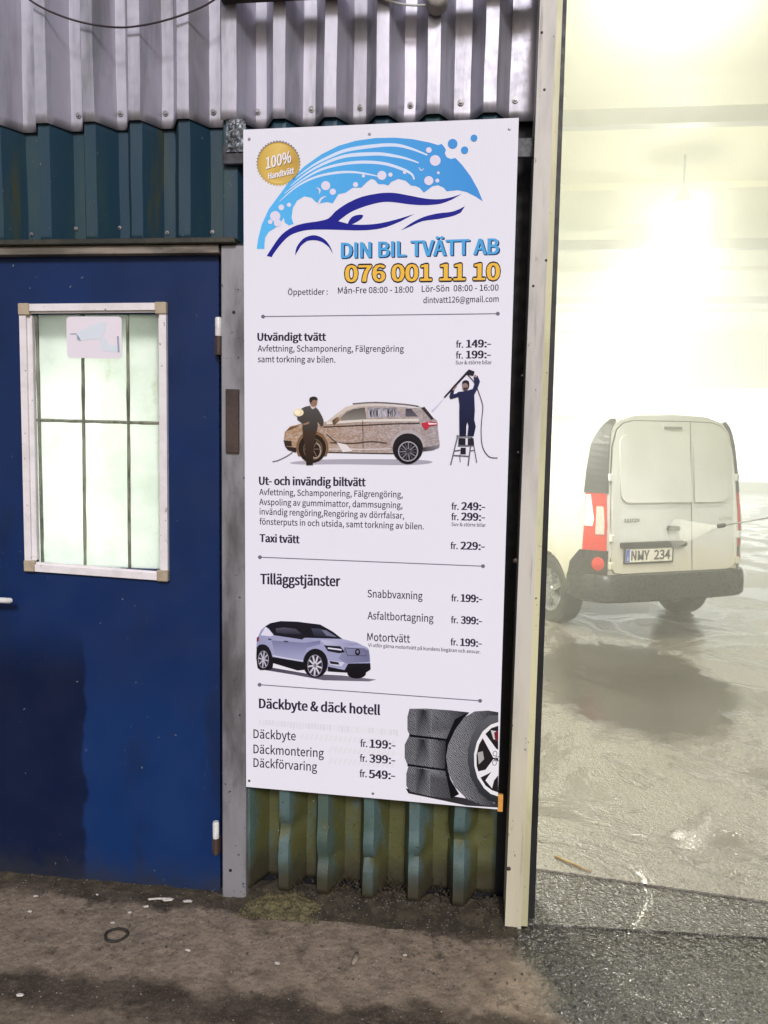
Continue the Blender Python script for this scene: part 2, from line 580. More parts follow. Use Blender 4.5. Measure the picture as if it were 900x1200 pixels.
M['plate_ink'] = worn('black_plate_ink', (.015, .015, .016), (.02, .02, .022), .4, 0, 20, None, 0)
M['badge'] = worn('grey_badge', (.20, .21, .20), (.14, .15, .14), .3, .4, 30, None, 0)
M['glass'] = worn('dark_glass', (.012, .015, .017), (.016, .02, .022), .05, 0, 4, None, 0)
t = NT('water_spray')
t.color((.95, .96, .94)); t.set(Roughness=.9)
tp = t.new('ShaderNodeBsdfTransparent')
ms = t.new('ShaderNodeMixShader')
t.link(t.ramp(t.noise(7, 2, .5), .2, .8, .08, .2), ms.inputs[0])
t.link(tp.outputs[0], ms.inputs[1]); t.link(t.b.outputs[0], ms.inputs[2]); t.link(ms.outputs[0], t.out.inputs[0])
M['spray'] = t.m

# ------------------------------------------------------------------ the ground
bm = bmesh.new()
vs = [bm.verts.new(p) for p in ((-90, -120, 0), (90, -120, 0), (90, 90, 0), (-90, 90, 0))]
bm.faces.new(vs)
tag(obj('ground', bm, M['asphalt']), 'old damp brown asphalt in front of the corrugated wall', 'ground', kind='structure')

A_, B_ = gr(620, 1020), gr(900, 1060)
dirv = (B_ - A_).normalized()
e0 = A_ - dirv * 4.0
e1 = A_ + dirv * 12.0
bm = bmesh.new()
add_prism(bm, [(e0.x, e0.y, .014), (e1.x, e1.y, .014), (13, 28, .014), (-4, 28, .014)], [(e0.x, e0.y, -.1), (e1.x, e1.y, -.1), (13, 28, -.1), (-4, 28, -.1)])
tag(obj('floor', bm, M['floor']), 'wet shining concrete floor inside the wash hall', 'floor', kind='structure')
bm = bmesh.new()
s0 = gr(590, 1082); s1 = gr(900, 1100)
dv = (s1 - s0).normalized()
f0 = s0 - dv * .1; f1 = s0 + dv * 6
add_prism(bm, [(f0.x, f0.y, .006), (f1.x, f1.y, .006), (f1.x, e1.y + .2, .006), (f0.x, e0.y + .3, .006)], [(f0.x, f0.y, -.1), (f1.x, f1.y, -.1), (f1.x, e1.y + .2, -.1), (f0.x, e0.y + .3, -.1)])
tag(obj('threshold', bm, M['sill']), 'wet grey concrete threshold strip across the hall gate', 'threshold', kind='structure')

# ------------------------------------------------------------------ the wash hall behind
hall = tag(empty('wash_hall', (2.5, 9, 0)), 'steamy wash hall with pale cream walls and ceiling seen through the open gate', 'hall')
HX0, HX1, HY0, HY1, HZ = -3.6, 12.4, .20, 27.0, 5.75
obj('wall', box((HX0 - .1, HY1, 0), (HX1 + .1, HY1 + .1, HZ)), M['hall_wall'], hall)
obj('wall', box((HX0 - .1, HY0, 0), (HX0, HY1, HZ)), M['hall_wall'], hall)
obj('wall', box((HX1, HY0, 0), (HX1 + .1, HY1, HZ)), M['hall_wall'], hall)
# front wall inside face: left of the gate (with a gap for the door pane), above and right of it
GX0, GX1, GZ = .30, 4.6, 4.4
bm = bmesh.new()
pw0, pw1 = at(36, 368, .05), at(190, 668, .05)
for lo, hi in (((HX0, HY0 - .02, 0), (pw0.x, HY0 + .02, HZ)), ((pw1.x, HY0 - .02, 0), (GX0 - .07, HY0 + .02, HZ)),
               ((pw0.x, HY0 - .02, 0), (pw1.x, HY0 + .02, pw1.z)), ((pw0.x, HY0 - .02, pw0.z), (pw1.x, HY0 + .02, HZ)),
               ((GX0 - .07, HY0 - .02, GZ), (GX1, HY0 + .02, HZ)), ((GX1, HY0 - .02, 0), (HX1, HY0 + .02, HZ))):
    add_box(bm, lo, hi)
obj('front_wall', bm, M['hall_wall'], hall)
bm = bmesh.new()
add_box(bm, (HX0 - .1, HY0 - .12, HZ), (HX1 + .1, HY1 + .1, HZ + .1))
obj('ceiling', bm, M['hall_ceiling'], hall)
for i, yy in enumerate((7.0, 13.0, 19.0)):
    bm = bmesh.new()
    zt = 5.42
    add_box(bm, (HX0 + .02, yy - .08, zt - .03), (HX1 - .02, yy + .08, zt + .15))
    obj('roof_beam', bm, M['hall_beam'], hall)
for yy in (3.4, 10.2, 16.2, 22.0):
    obj('purlin', box((HX0 + .02, yy - .04, HZ - .10), (HX1 - .02, yy + .04, HZ - .002)), M['hall_ceiling'], hall)
# daylit windows of the far wall
for xx in (-1.8, 1.3, 4.4, 7.5, 10.6):
    w = obj('window', box((xx - 1.5, HY1 - .03, .35), (xx + 1.5, HY1 - .002, 3.7)), M['far_window'], hall)
    bm = bmesh.new()
    for a, b in (((xx - 1.549, HY1 - .06, .3), (xx - 1.5, HY1 - .001, 3.75)), ((xx + 1.5, HY1 - .06, .3), (xx + 1.549, HY1 - .001, 3.75)),
                 ((xx - 1.5, HY1 - .06, .3), (xx + 1.5, HY1 - .001, .35)), ((xx - 1.5, HY1 - .06, 3.7), (xx + 1.5, HY1 - .001, 3.75)), ((xx - .02, HY1 - .06, .35), (xx + .02, HY1 - .031, 3.7)), ((xx - 1.5, HY1 - .058, 2.0), (xx + 1.5, HY1 - .0305, 2.04))):
        add_box(bm, a, b)
    obj('frame', bm, M['white_plastic'], w)

# floodlights hanging under the trusses
def floodlight(p, lab, watts=190):
    o = tag(empty('floodlight', p), lab, 'floodlight', 'floodlights in the wash hall')
    P = Vector(p)
    bm = bmesh.new()
    add_lathe(bm, [(0, .20), (.07, .20), (.10, .14), (.20, .03), (.215, -.01), (.20, -.015)], P, (0, 0, 1), 24)
    obj('housing', bm, M['white_plastic'], o, smooth='auto')
    bm = bmesh.new()
    add_lathe(bm, [(.199, -.012), (.20, -.08), (.17, -.16), (.10, -.215), (0, -.235)], P, (0, 0, 1), 24)
    obj('lens', bm, M['lamp'], o, smooth=True)
    bm = bmesh.new()
    add_tube(bm, [P + Vector((0, 0, .19)), P + Vector((0, 0, HZ - P.z))], .014, 8)
    obj('rod', bm, M['hall_beam'], o)
    ld = bpy.data.lights.new('floodlight_bulb', 'SPOT')
    ld.spot_size = R(158)
    ld.spot_blend = .6
    ld.energy = watts
    ld.color = (1.0, .97, .87)
    ld.shadow_soft_size = .16
    lo = bpy.data.objects.new('floodlight_bulb', ld)
    COL.objects.link(lo)
    lo.parent = o
    lo.location = (0, 0, -.42)
    return o
for (px, py, Y, wt, lab) in ((800, 240, 9.0, 320, 'nearest and largest glaring floodlight in the hall, highest of the three in view'),
                         (745, 318, 13.5, 205, 'middle glaring floodlight in the hall, between the large one and the small one'),
                         (712, 365, 18.7, 200, 'farthest and smallest glaring floodlight in the hall, lowest of the three')):
    floodlight(at(px, py, Y), lab, wt)
floodlight((-1.2, 3.2, 3.9), 'added fill floodlight, unseen, behind the frosted door window', 520)  # unseen fill lamp, added to light the pane from behind
floodlight((7.5, 8.0, 5.2), 'added fill floodlight, unseen, out to the right of the van', 190)  # unseen fill lamp, added to brighten the hall's right side
floodlight(at(800, -165, 2.3), 'floodlight inside the gate high above the wet threshold', 185)

# steam hanging in the hall
t = NT('steam')
for n in list(t.n):
    if n.type == 'BSDF_PRINCIPLED': t.n.remove(n)
pv = t.new('ShaderNodeVolumePrincipled')
pv.inputs['Color'].default_value = (.97, .98, .95, 1)
pv.inputs['Density'].default_value = .078
pv.inputs['Anisotropy'].default_value = .6
t.link(pv.outputs[0], t.out.inputs['Volume'])
steam = tag(obj('steam', box((HX0 + .05, HY0 + .2, .03), (HX1 - .05, HY1 - .08, HZ - .005)), t.m), 'pale steam filling the wash hall around the white van', 'steam', kind='stuff')


# ------------------------------------------------------------------ corrugated sheets
def sheet(name, label, mat, crests, yc, depth, zb, zt, cw=.021, sw=.045, swr=None, x0=None, x1=None, rows=30, dents=(), wob=.003, seed=0, ragged=0.0):
    """crests: x of crest centres; trapezoidal sheet with crests at y = yc and troughs behind at yc + depth"""
    prof = []
    for c in crests:
        prof += [(c - cw - sw, 1.0), (c - cw, 0.0), (c + cw, 0.0), (c + cw + (swr or sw), 1.0)]
    if x0 is not None:
        prof = [p for p in prof if p[0] > x0 + .004]
        prof.insert(0, (x0, prof[0][1]))
    if x1 is not None:
        prof = [p for p in prof if p[0] < x1 - .004]
        prof.append((x1, prof[-1][1]))
    # two extra points on each flat so that dents can bend it
    fine = []
    for a, b in zip(prof, prof[1:]):
        fine.append(a)
        for k in (1, 2):
            fine.append((a[0] + (b[0] - a[0]) * k / 3, a[1] + (b[1] - a[1]) * k / 3))
    fine.append(prof[-1])
    bm = bmesh.new()
    grid = []
    for r in range(rows + 1):
        row = []
        f = r / rows
        for (x, d) in fine:
            z = zb + (zt - zb) * f
            if ragged and r == 0:
                z += noise.noise(Vector((x * 14, seed, 3))) * ragged
            y = yc + depth * d
            y += noise.noise(Vector((x * 5, z * 4, seed))) * wob
            xx = x + noise.noise(Vector((x * 4 + 7, z * 5, seed + 4))) * wob
            for (dx, dz, rad, amt) in dents:
                q = ((x - dx) ** 2 + ((z - dz) * 1.6) ** 2) / rad ** 2
                if q < 1:
                    y += amt * (1 - q) ** 2
            row.append(bm.verts.new((xx, min(y, yc + depth + .003), z)))
        grid.append(row)
    for r in range(rows):
        for k in range(len(fine) - 1):
            bm.faces.new((grid[r][k], grid[r][k + 1], grid[r + 1][k + 1], grid[r + 1][k]))
    o = obj(name, bm, mat, smooth='auto', recalc=False)
    mod = o.modifiers.new('thick', 'SOLIDIFY')
    mod.thickness = .0014
    mod.offset = -1
    return tag(o, label, 'metal sheet', 'corrugated metal sheets of the wall')


def bolt(p, parent, r=.0085):
    bm = bmesh.new()
    P = Vector(p)
    add_lathe(bm, [(0, .007), (r * .62, .0068), (r * .66, .002), (r * 1.25, .0018), (r * 1.3, -.001)], P, (0, -1, 0), 12)
    obj('bolt', bm, M['steel'], parent, smooth='auto')


DEP = .082
YU, YL = -.006, .006            # crest fronts of upper and lower sheets
ZT = 3.9
def cx(lst, py, Y): return [at(p, py, Y).x for p in lst]
cl = cx([-118, -64, -9, 48, 103, 157, 214, 270], 110, YU)
zu_l = at(150, 141, YU).z
up_l = sheet('corrugated_sheet', 'pale grey corrugated sheet above the blue sheet and the door', M['pale_sheet'], cl[:-1], YU, DEP, zu_l, ZT, x1=at(257, 110, YU).x, x0=-2.6, seed=1)
cc = cx([270, 327, 387, 448, 508, 575], 100, YU)
zu_c = at(420, 136, YU).z
up_c = sheet('corrugated_sheet', 'pale grey corrugated sheet right above the white price sign', M['pale_sheet'], cc, YU, DEP, zu_c, ZT, x0=at(258, 100, YU).x + .001, x1=at(634, 100, YU).x, seed=2)
for x, y in ((45, 137), (92, 135), (141, 133), (194, 133), (250, 131)):
    bolt(at(x, y, YU + DEP - .002), up_l)
for x, y in ((302, 131), (365, 128), (422, 126), (481, 123), (540, 120), (604, 117)):
    bolt(at(x, y, YU + DEP - .002), up_c)
zd = at(130, 281, YL).z
low_l = sheet('corrugated_sheet', 'dark teal corrugated sheet between the pale sheet and the door', M['blue_sheet'], cl[:-1], YL, DEP, zd, zu_l + .12, x0=-2.6, x1=at(262, 200, YL).x, seed=3)
for x, y in ((37, 275), (89, 268), (140, 267), (196, 273), (249, 272)):
    bolt(at(x, y, YL + DEP - .002), low_l, .006)
# lower sheet behind the sign, mossy and dented where it shows underneath
cb = cx([287, 333, 378, 431, 485, 538], 1000, YL)
hz = at(430, 990, YL).z
dents = [(cb[0], hz, .09, -.006), (cb[1] + .01, hz + .03, .09, .030), (cb[1], hz - .09, .08, -.010), (cb[2], hz + .012, .07, -.012), (cb[2] + .015, hz - .08, .08, .024), (cb[3], hz + .012, .06, -.012), (cb[3], hz - .07, .06, .034),
         (cb[4] + .005, hz + .02, .07, -.014), (cb[4] + .02, hz - .05, .07, .030), (cb[5], hz + .02, .11, .060), (cb[5] + .04, hz - .09, .10, -.016)]
zc_ = cb
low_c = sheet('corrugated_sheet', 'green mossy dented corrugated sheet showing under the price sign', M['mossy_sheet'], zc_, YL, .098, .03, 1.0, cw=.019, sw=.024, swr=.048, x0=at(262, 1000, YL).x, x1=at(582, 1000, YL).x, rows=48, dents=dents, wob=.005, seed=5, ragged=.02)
cm = cc
mid_c = sheet('corrugated_sheet', 'dark blue corrugated sheet hidden mostly behind the price sign', M['blue_sheet'], cm, YL + .002, DEP, 1.0, zu_c + .03, x0=at(262, 300, YL).x, x1=at(581, 930, YL).x, rows=24, seed=6)
# added boards behind the sheets, near black for the shade in the gap
bk = tag(obj('shade_backing', box((-2.6, YL + DEP + .012, 0), (at(634, 100, YL).x - .004, YL + DEP + .03, 1.0)), M['shade_board']), 'added near-black board behind the sheets, giving the shade beside the cream post', 'board')
# cut the board where the door stands
bk.data.clear_geometry()
bm = bmesh.new()
add_box(bm, (at(262, 600, 0).x, YL + .104, 0), (at(660, 0, 0).x - .03, YL + .125, ZT))
add_box(bm, (-2.6, YL + DEP + .012, zd), (at(262, 600, 0).x, YL + DEP + .03, ZT))
bm.to_mesh(bk.data); bm.free()
bk.data.materials.clear(); bk.data.materials.append(M['shade_board'])
# upper part of the facade above and beyond the frame
bm = bmesh.new()
fac = sheet('corrugated_sheet', 'pale corrugated cladding over the gate and along the hall front', M['pale_sheet'], [.32 + .165 * i for i in range(27)], YU + .02, DEP, GZ, 5.0, x0=.30, x1=4.7, rows=4, seed=8)
fac2 = sheet('corrugated_sheet', 'pale corrugated cladding high over the door and the sign', M['pale_sheet'], [-2.5 + .165 * i for i in range(17)], YU - .012, DEP, ZT - .1, 5.0, x0=-2.6, x1=.30, rows=4, seed=9)

lz = at(450, -14, -.06).z
tag(obj('shadow_ledge', box((at(262, 0, 0).x, -.085, lz), (at(632, 0, 0).x, -.008, lz + .05), .004), M['flash']), 'added unseen strip that casts shade on the pale sheet above the junction box', 'shadow_ledge')  # out of view, added to cast a thin shadow down the sheet
# steel rail that carries the sign's top
rl, rr = at(262, 190, .0), at(626, 164, .0)
zr = (rl.z + rr.z) / 2
rail = obj('steel_rail', box((rl.x, -.012, zr - .035), (rr.x, .002, zr + .028), .003), M['dark_steel'])
tag(rail, 'dark steel rail behind the top of the price sign', 'rail')
# crumpled silver tape left of the sign
bm = bmesh.new()
p0, p1 = at(265, 140, -.014), at(288, 178, -.014)
nx, nz = 9, 14
g = [[bm.verts.new((p0.x + (p1.x - p0.x) * i / nx, -.016 + noise.noise(Vector((i * .7, j * .6, 2))) * .008, p1.z + (p0.z - p1.z) * j / nz)) for i in range(nx + 1)] for j in range(nz + 1)]
for j in range(nz):
    for i in range(nx):
        bm.faces.new((g[j][i], g[j][i + 1], g[j + 1][i + 1], g[j + 1][i]))
o = obj('tape_patch', bm, M['tape'], smooth=False)
md = o.modifiers.new('thick', 'SOLIDIFY'); md.thickness = .001
tag(o, 'crumpled silver tape patch on the teal sheet left of the sign top', 'tape')

# ------------------------------------------------------------------ posts
def post_prism(bm, L0, L1, R0, R1, y0, y1):
    """L0 top-left, L1 bottom-left, R0 top-right, R1 bottom-right as (x, z)"""
    q = [L0, R0, R1, L1]
    add_prism(bm, [(x, y0, z) for x, z in q], [(x, y1, z) for x, z in q])


pl_x0, pl_x1 = at(259.5, 600, -.022).x, at(288.5, 600, -.022).x
zt_post = at(270, 287, -.022).z
post = tag(empty('steel_post', (pl_x0, 0, 0)), 'grey galvanised steel post between the navy door and the sign', 'post')
obj('shaft', box((pl_x0, -.022, 0), (pl_x1, .085, zt_post), .003), M['galv'], post)
for x, y in ((274, 366), (270, 1020), (281, 838), (286, 560), (281, 700)):
    p = at(x, y, -.0225)
    bm = bmesh.new()
    add_lathe(bm, [(0, .0008), (.006 if y in (366, 1020) else .003, .0006), (.006 if y in (366, 1020) else .003, -.001)], p, (0, -1, 0), 12)
    obj('bolt_hole', bm, M['rubber'], post)
a, b = at(264.5, 456, -.03), at(280, 531, -.03)
pc = tag(obj('strike_plate', box((a.x, -.034, b.z), (b.x, -.0225, a.z), .002), M['rust']), 'brown flat steel plate on the grey post beside the door', 'plate')
Lt, Lb = at(633, 0, -.05), at(592, 1076, -.05)
Rt, Rb = at(653, 0, -.05), at(611, 1076, -.05)
def ext(a, b, zt, zb):
    f = lambda z: a.x + (b.x - a.x) * (z - a.z) / (b.z - a.z)
    return (f(zt), zt), (f(zb), zb)
gp = tag(empty('gate_post', (Lb.x, 0, 0)), 'worn cream painted gate post between the sign and the open hall', 'post')
bm = bmesh.new()
l0, l1 = ext(Lt, Lb, 4.9, 0); q0, q1 = ext(Rt, Rb, 4.9, 0)
post_prism(bm, l0, l1, q0, q1, -.05, .10)
obj('plank', bm, M['post'], gp)
bm = bmesh.new()
T0, T1 = at(659, 0, -.02), at(618, 1076, -.02)
t0, t1 = ext(T0, T1, 4.9, .004)
post_prism(bm, (q0[0] + .001, 4.9), (q1[0] + .001, .004), t0, t1, -.038, .12)
obj('trim_strip', bm, M['trim'], gp)
bm = bmesh.new()
S0, S1 = at(664, 0, 0), at(626, 1076, 0)
s0_, s1_ = ext(S0, S1, 4.9, .02)
post_prism(bm, (t0[0] + .001, 4.9), (t1[0] + .001, .02), s0_, s1_, -.012, .16)
obj('rubber_seal', bm, M['rubber'], gp)
for x, y in ((635, 38), (638, 105), (625, 335), (612, 440), (607, 530), (604, 657), (640, 305), (596, 1018), (600, 850)):
    p = at(x, y, -.0505)
    bm = bmesh.new()
    r = .008 if y in (657, 1018) else .0042
    add_lathe(bm, [(0, .003), (r * .7, .0025), (r, .0005), (r, -.001)], p, (0, -1, 0), 10)
    obj('nail', bm, M['rust'], gp, smooth='auto')

# ------------------------------------------------------------------ door
YD = 0.004
dx0, dx1 = -1.86, at(257, 600, YD).x
zdt = at(130, 299, YD).z
door = tag(empty('door', (dx1, 0, 0)), 'navy blue steel door with a barred frosted window', 'door')
wl_, wr_, wt_, wb_ = at(30, 500, YD).x, at(196, 500, YD).x, at(110, 358, YD).z, at(110, 674, YD).z
bm = bmesh.new()
zb_d = at(200, 1044, YD).z
hx0, hx1, hz0, hz1 = wl_ + .03, wr_ - .03, wb_ + .03, wt_ - .03
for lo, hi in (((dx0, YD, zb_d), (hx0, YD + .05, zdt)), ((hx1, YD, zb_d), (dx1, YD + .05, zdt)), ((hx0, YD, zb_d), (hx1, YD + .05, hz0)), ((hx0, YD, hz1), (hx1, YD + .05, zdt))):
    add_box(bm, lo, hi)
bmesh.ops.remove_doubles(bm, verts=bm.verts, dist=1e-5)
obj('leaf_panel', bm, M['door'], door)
# window frame traced at its slightly skewed corners
C = [at(25, 357, YD), at(196.5, 355.5, YD), at(198.5, 680, YD), at(32, 668, YD)]
cen = sum(C, Vector()) / 4
def inset(ps, d):
    out = []
    for p in ps:
        out.append(Vector((p.x + (d if p.x < cen.x else -d), p.y, p.z + (-d if p.z > cen.z else d))))
    return out
I = inset(C, .025)
wf = empty('window', cen)
wf.parent = door
wf.location = cen - door.location
bm = bmesh.new()
for k in range(4):
    a, b, c, d = C[k], C[(k + 1) % 4], I[(k + 1) % 4], I[k]
    add_prism(bm, [p + Vector((0, -.016, 0)) for p in (a, b, c, d)], [p + Vector((0, .0, 0)) for p in (a, b, c, d)])
obj('frame', bm, M['alu'], wf)
J = inset(I, .018)
bm = bmesh.new()
for k in range(4):
    a, b, c, d = I[k], I[(k + 1) % 4], J[(k + 1) % 4], J[k]
    w = .4 if k != 3 else 1
    c = b.lerp(c, w); d = a.lerp(d, w)
    add_prism(bm, [p + Vector((0, -.006, 0)) for p in (a, b, c, d)], [p + Vector((0, .012, 0)) for p in (a, b, c, d)])
obj('inner_rebate', bm, M['alu'], wf)
for k in range(4):
    c = C[k].copy(); s = .040
    sx = 1 if c.x < cen.x else -1; sz = -1 if c.z > cen.z else 1
    lo = (min(c.x - sx * .002, c.x + sx * s), -.016, min(c.z - sz * .002, c.z + sz * s)); hi = (max(c.x - sx * .002, c.x + sx * s), YD - .001, max(c.z - sz * .002, c.z + sz * s))
    obj('corner_piece', box((lo[0], -.018 , lo[2]), (hi[0], YD - .0005, hi[2]), .003), M['corner'], wf)
bm = bmesh.new()
g = [bm.verts.new(p + Vector((0, .016, 0))) for p in I]
g2 = [bm.verts.new(p + Vector((0, .021, 0))) for p in I]
bm.faces.new(g); bm.faces.new(g2[::-1])
for k in range(4): bm.faces.new((g[k], g2[k], g2[(k + 1) % 4], g[(k + 1) % 4]))
obj('pane', bm, M['pane'], wf)
def bar(p, q, w):
    bm = bmesh.new()
    P, Q = at(*p, YD + .012), at(*q, YD + .012)
    n = 16
    pts = []
    for i in range(n + 1):
        v = P.lerp(Q, i / n)
        v.x += noise.noise(Vector((i * .7, p[0], 1))) * .0012
        v.z += noise.noise(Vector((i * .7, p[0], 9))) * .0012
        pts.append(v)
    add_tube(bm, pts, [w * (1 + .35 * noise.noise(Vector((i * .9, p[0] * .3, 5)))) for i in range(n + 1)], 8)
    obj('grille_bar', bm, M['bar'], wf, smooth=True)
bar((43, 366), (50, 661), .0062); bar((96.5, 366), (100, 668), .0062); bar((149.5, 365), (152, 672), .0062); bar((36, 492), (188, 496), .0058)
# door bottom strip
obj('kick_rail', box((dx0, YD + .004, .012), (dx1 - .005, YD + .045, zb_d - .004)), M['flash'], door)
for (x, y0, y1) in ((256.5, 372, 416), (253.5, 962, 1001)):
    a, b = at(x - 4.5, y0, -.02), at(x + 4, y1, -.02)
    h = empty('hinge', (0, 0, 0)); h.parent = door; h.location = Vector((a.x, 0, b.z)) - door.location
    xm = (a.x + b.x) / 2; zm = a.z + (b.z - a.z) * .5
    bm = bmesh.new(); add_lathe(bm, [(0, 0), (.0115, 0), (.012, .004), (.012, a.z - zm - .006), (.0095, a.z - zm), (0, a.z - zm)], (xm, -.022, zm), (0, 0, 1), 16)
    obj('cap', bm, M['white_plastic'], h, smooth='auto')
    bm = bmesh.new(); add_lathe(bm, [(0, 0), (.0105, 0), (.0105, zm - b.z - .001), (0, zm - b.z - .001)], (xm, -.022, b.z), (0, 0, 1), 16)
    add_box(bm, (a.x - .002, -.018, b.z), (b.x - .002, YD - .0005, zm - .004))
    obj('knuckle', bm, M['rust'], h, smooth='auto')
# lever handle
a = at(-22, 702, -.05); b = at(15, 702, -.05)
hd = empty('handle', a); hd.parent = door; hd.location = a - door.location
bm = bmesh.new()
add_tube(bm, [(a.x, YD - .002, a.z), (a.x, -.045, a.z), (a.x + .015, -.055, a.z), ((a.x + b.x) / 2, -.056, a.z), (b.x - .006, -.055, a.z), (b.x, -.052, a.z)], [.011, .010, .0105, .011, .0105, .006], 12)
obj('lever', bm, M['white_plastic'], hd, smooth='auto')
bm = bmesh.new()
add_lathe(bm, [(0, .008), (.024, .007), (.026, 0)], (a.x, YD - .0005, a.z), (0, -1, 0), 24)
obj('rose', bm, M['white_plastic'], hd, smooth='auto')
# camera notice behind the upper part of the window, stuck on the pane
def rounded(x0, z0, x1, z1, r, n=5):
    out = []
    for (cx_, cz_, a0) in ((x1 - r, z1 - r, 0), (x0 + r, z1 - r, 90), (x0 + r, z0 + r, 180), (x1 - r, z0 + r, 270)):
        for i in range(n + 1):
            a = R(a0 + 90 * i / n)
            out.append((cx_ + r * math.cos(a), cz_ + r * math.sin(a)))
    return out
a, b = at(78, 371, YD + .0), at(143.5, 420, YD + .0)
t = NT('notice_card'); t.color((.78, .72, .80)); t.set(Roughness=.5)
nt = tag(empty('camera_notice', ((a.x + b.x) / 2, YD, b.z)), 'white notice card with a pale blue surveillance camera on the door window', 'notice')
bm = bmesh.new(); rp = rounded(a.x, b.z, b.x, a.z, .014)
add_prism(bm, [(x, YD - .002, z) for x, z in rp], [(x, YD - .0005, z) for x, z in rp])
obj('card', bm, t.m, nt)
def ink_mat(name, c):
    t = NT(name); t.color(c); t.set(Roughness=.5); return t.m
m_pale = ink_mat('pale_blue_ink', lin((214, 222, 232))); m_dk = ink_mat('slate_ink', lin((150, 160, 176)))
def npoly(nm, pts, off, m, parent):
    bm = bmesh.new()
    ws = [at(x, y, YD) for x, y in pts]
    add_prism(bm, [(p.x, YD - .002 - off, p.z) for p in ws], [(p.x, YD - .0021, p.z) for p in ws])
    obj(nm, bm, m, parent)
npoly('camera_icon', [(90, 390), (117, 378), (125, 377), (124, 388), (119, 397), (95, 399), (91, 396)], .0008, m_pale, nt)
npoly('camera_icon', [(117, 398), (123, 395), (128, 404), (139, 405), (139, 413), (120, 411)], .0008, m_pale, nt)
npoly('lens_icon', [(90, 391), (94, 396), (95, 400), (91, 398)], .0014, m_dk, nt)
npoly('bracket_icon', [(137.5, 394), (139.5, 394), (140.5, 413), (138.5, 413)], .0014, m_dk, nt)
npoly('wire_icon', [(83, 391), (90, 390.5), (90, 391.6), (83, 392)], .0014, m_dk, nt)

# lintel above the door
lt = tag(empty('door_lintel', (dx1, 0, zdt)), 'dirty beige lintel strip over the navy door', 'lintel')
zl0, zl1 = at(130, 297.5, -.03).z, at(130, 287.5, -.03).z
obj('strip', box((-2.2, -.03, zl0), (at(256, 290, -.03).x, .06, zl1), .002), M['beam'], lt)
obj('flashing', box((-2.2, -.046, zl1 + .001), (at(277, 284, -.03).x, .075, at(130, 280.5, -.03).z), .003), M['flash'], lt)
obj('end_cap', box((at(257, 290, -.03).x, -.024, zt_post + .001), (at(288, 290, -.03).x, .06, zl1), .002), M['rubber'], lt)
# wall left of the door
bm = bmesh.new(); add_box(bm, (-2.6, .002, 0), (dx0 - .006, .09, zd))
tag(obj('side_wall', bm, M['blue_sheet']), 'dark teal wall piece left of the navy door', 'wall')

# ------------------------------------------------------------------ the price sign
YS = -.036
sign = tag(empty('price_sign', at(437, 935, YS)), 'tall white car wash price sign with blue wave logo and printed cars', 'sign')
Q = [at(285, 152, YS), at(608, 138, YS), at(583, 948.5, YS), at(288.5, 922, YS)]
bm = bmesh.new()
add_prism(bm, Q, [p + Vector((0, .005, 0)) for p in Q])
obj('board', bm, M['board'], sign)


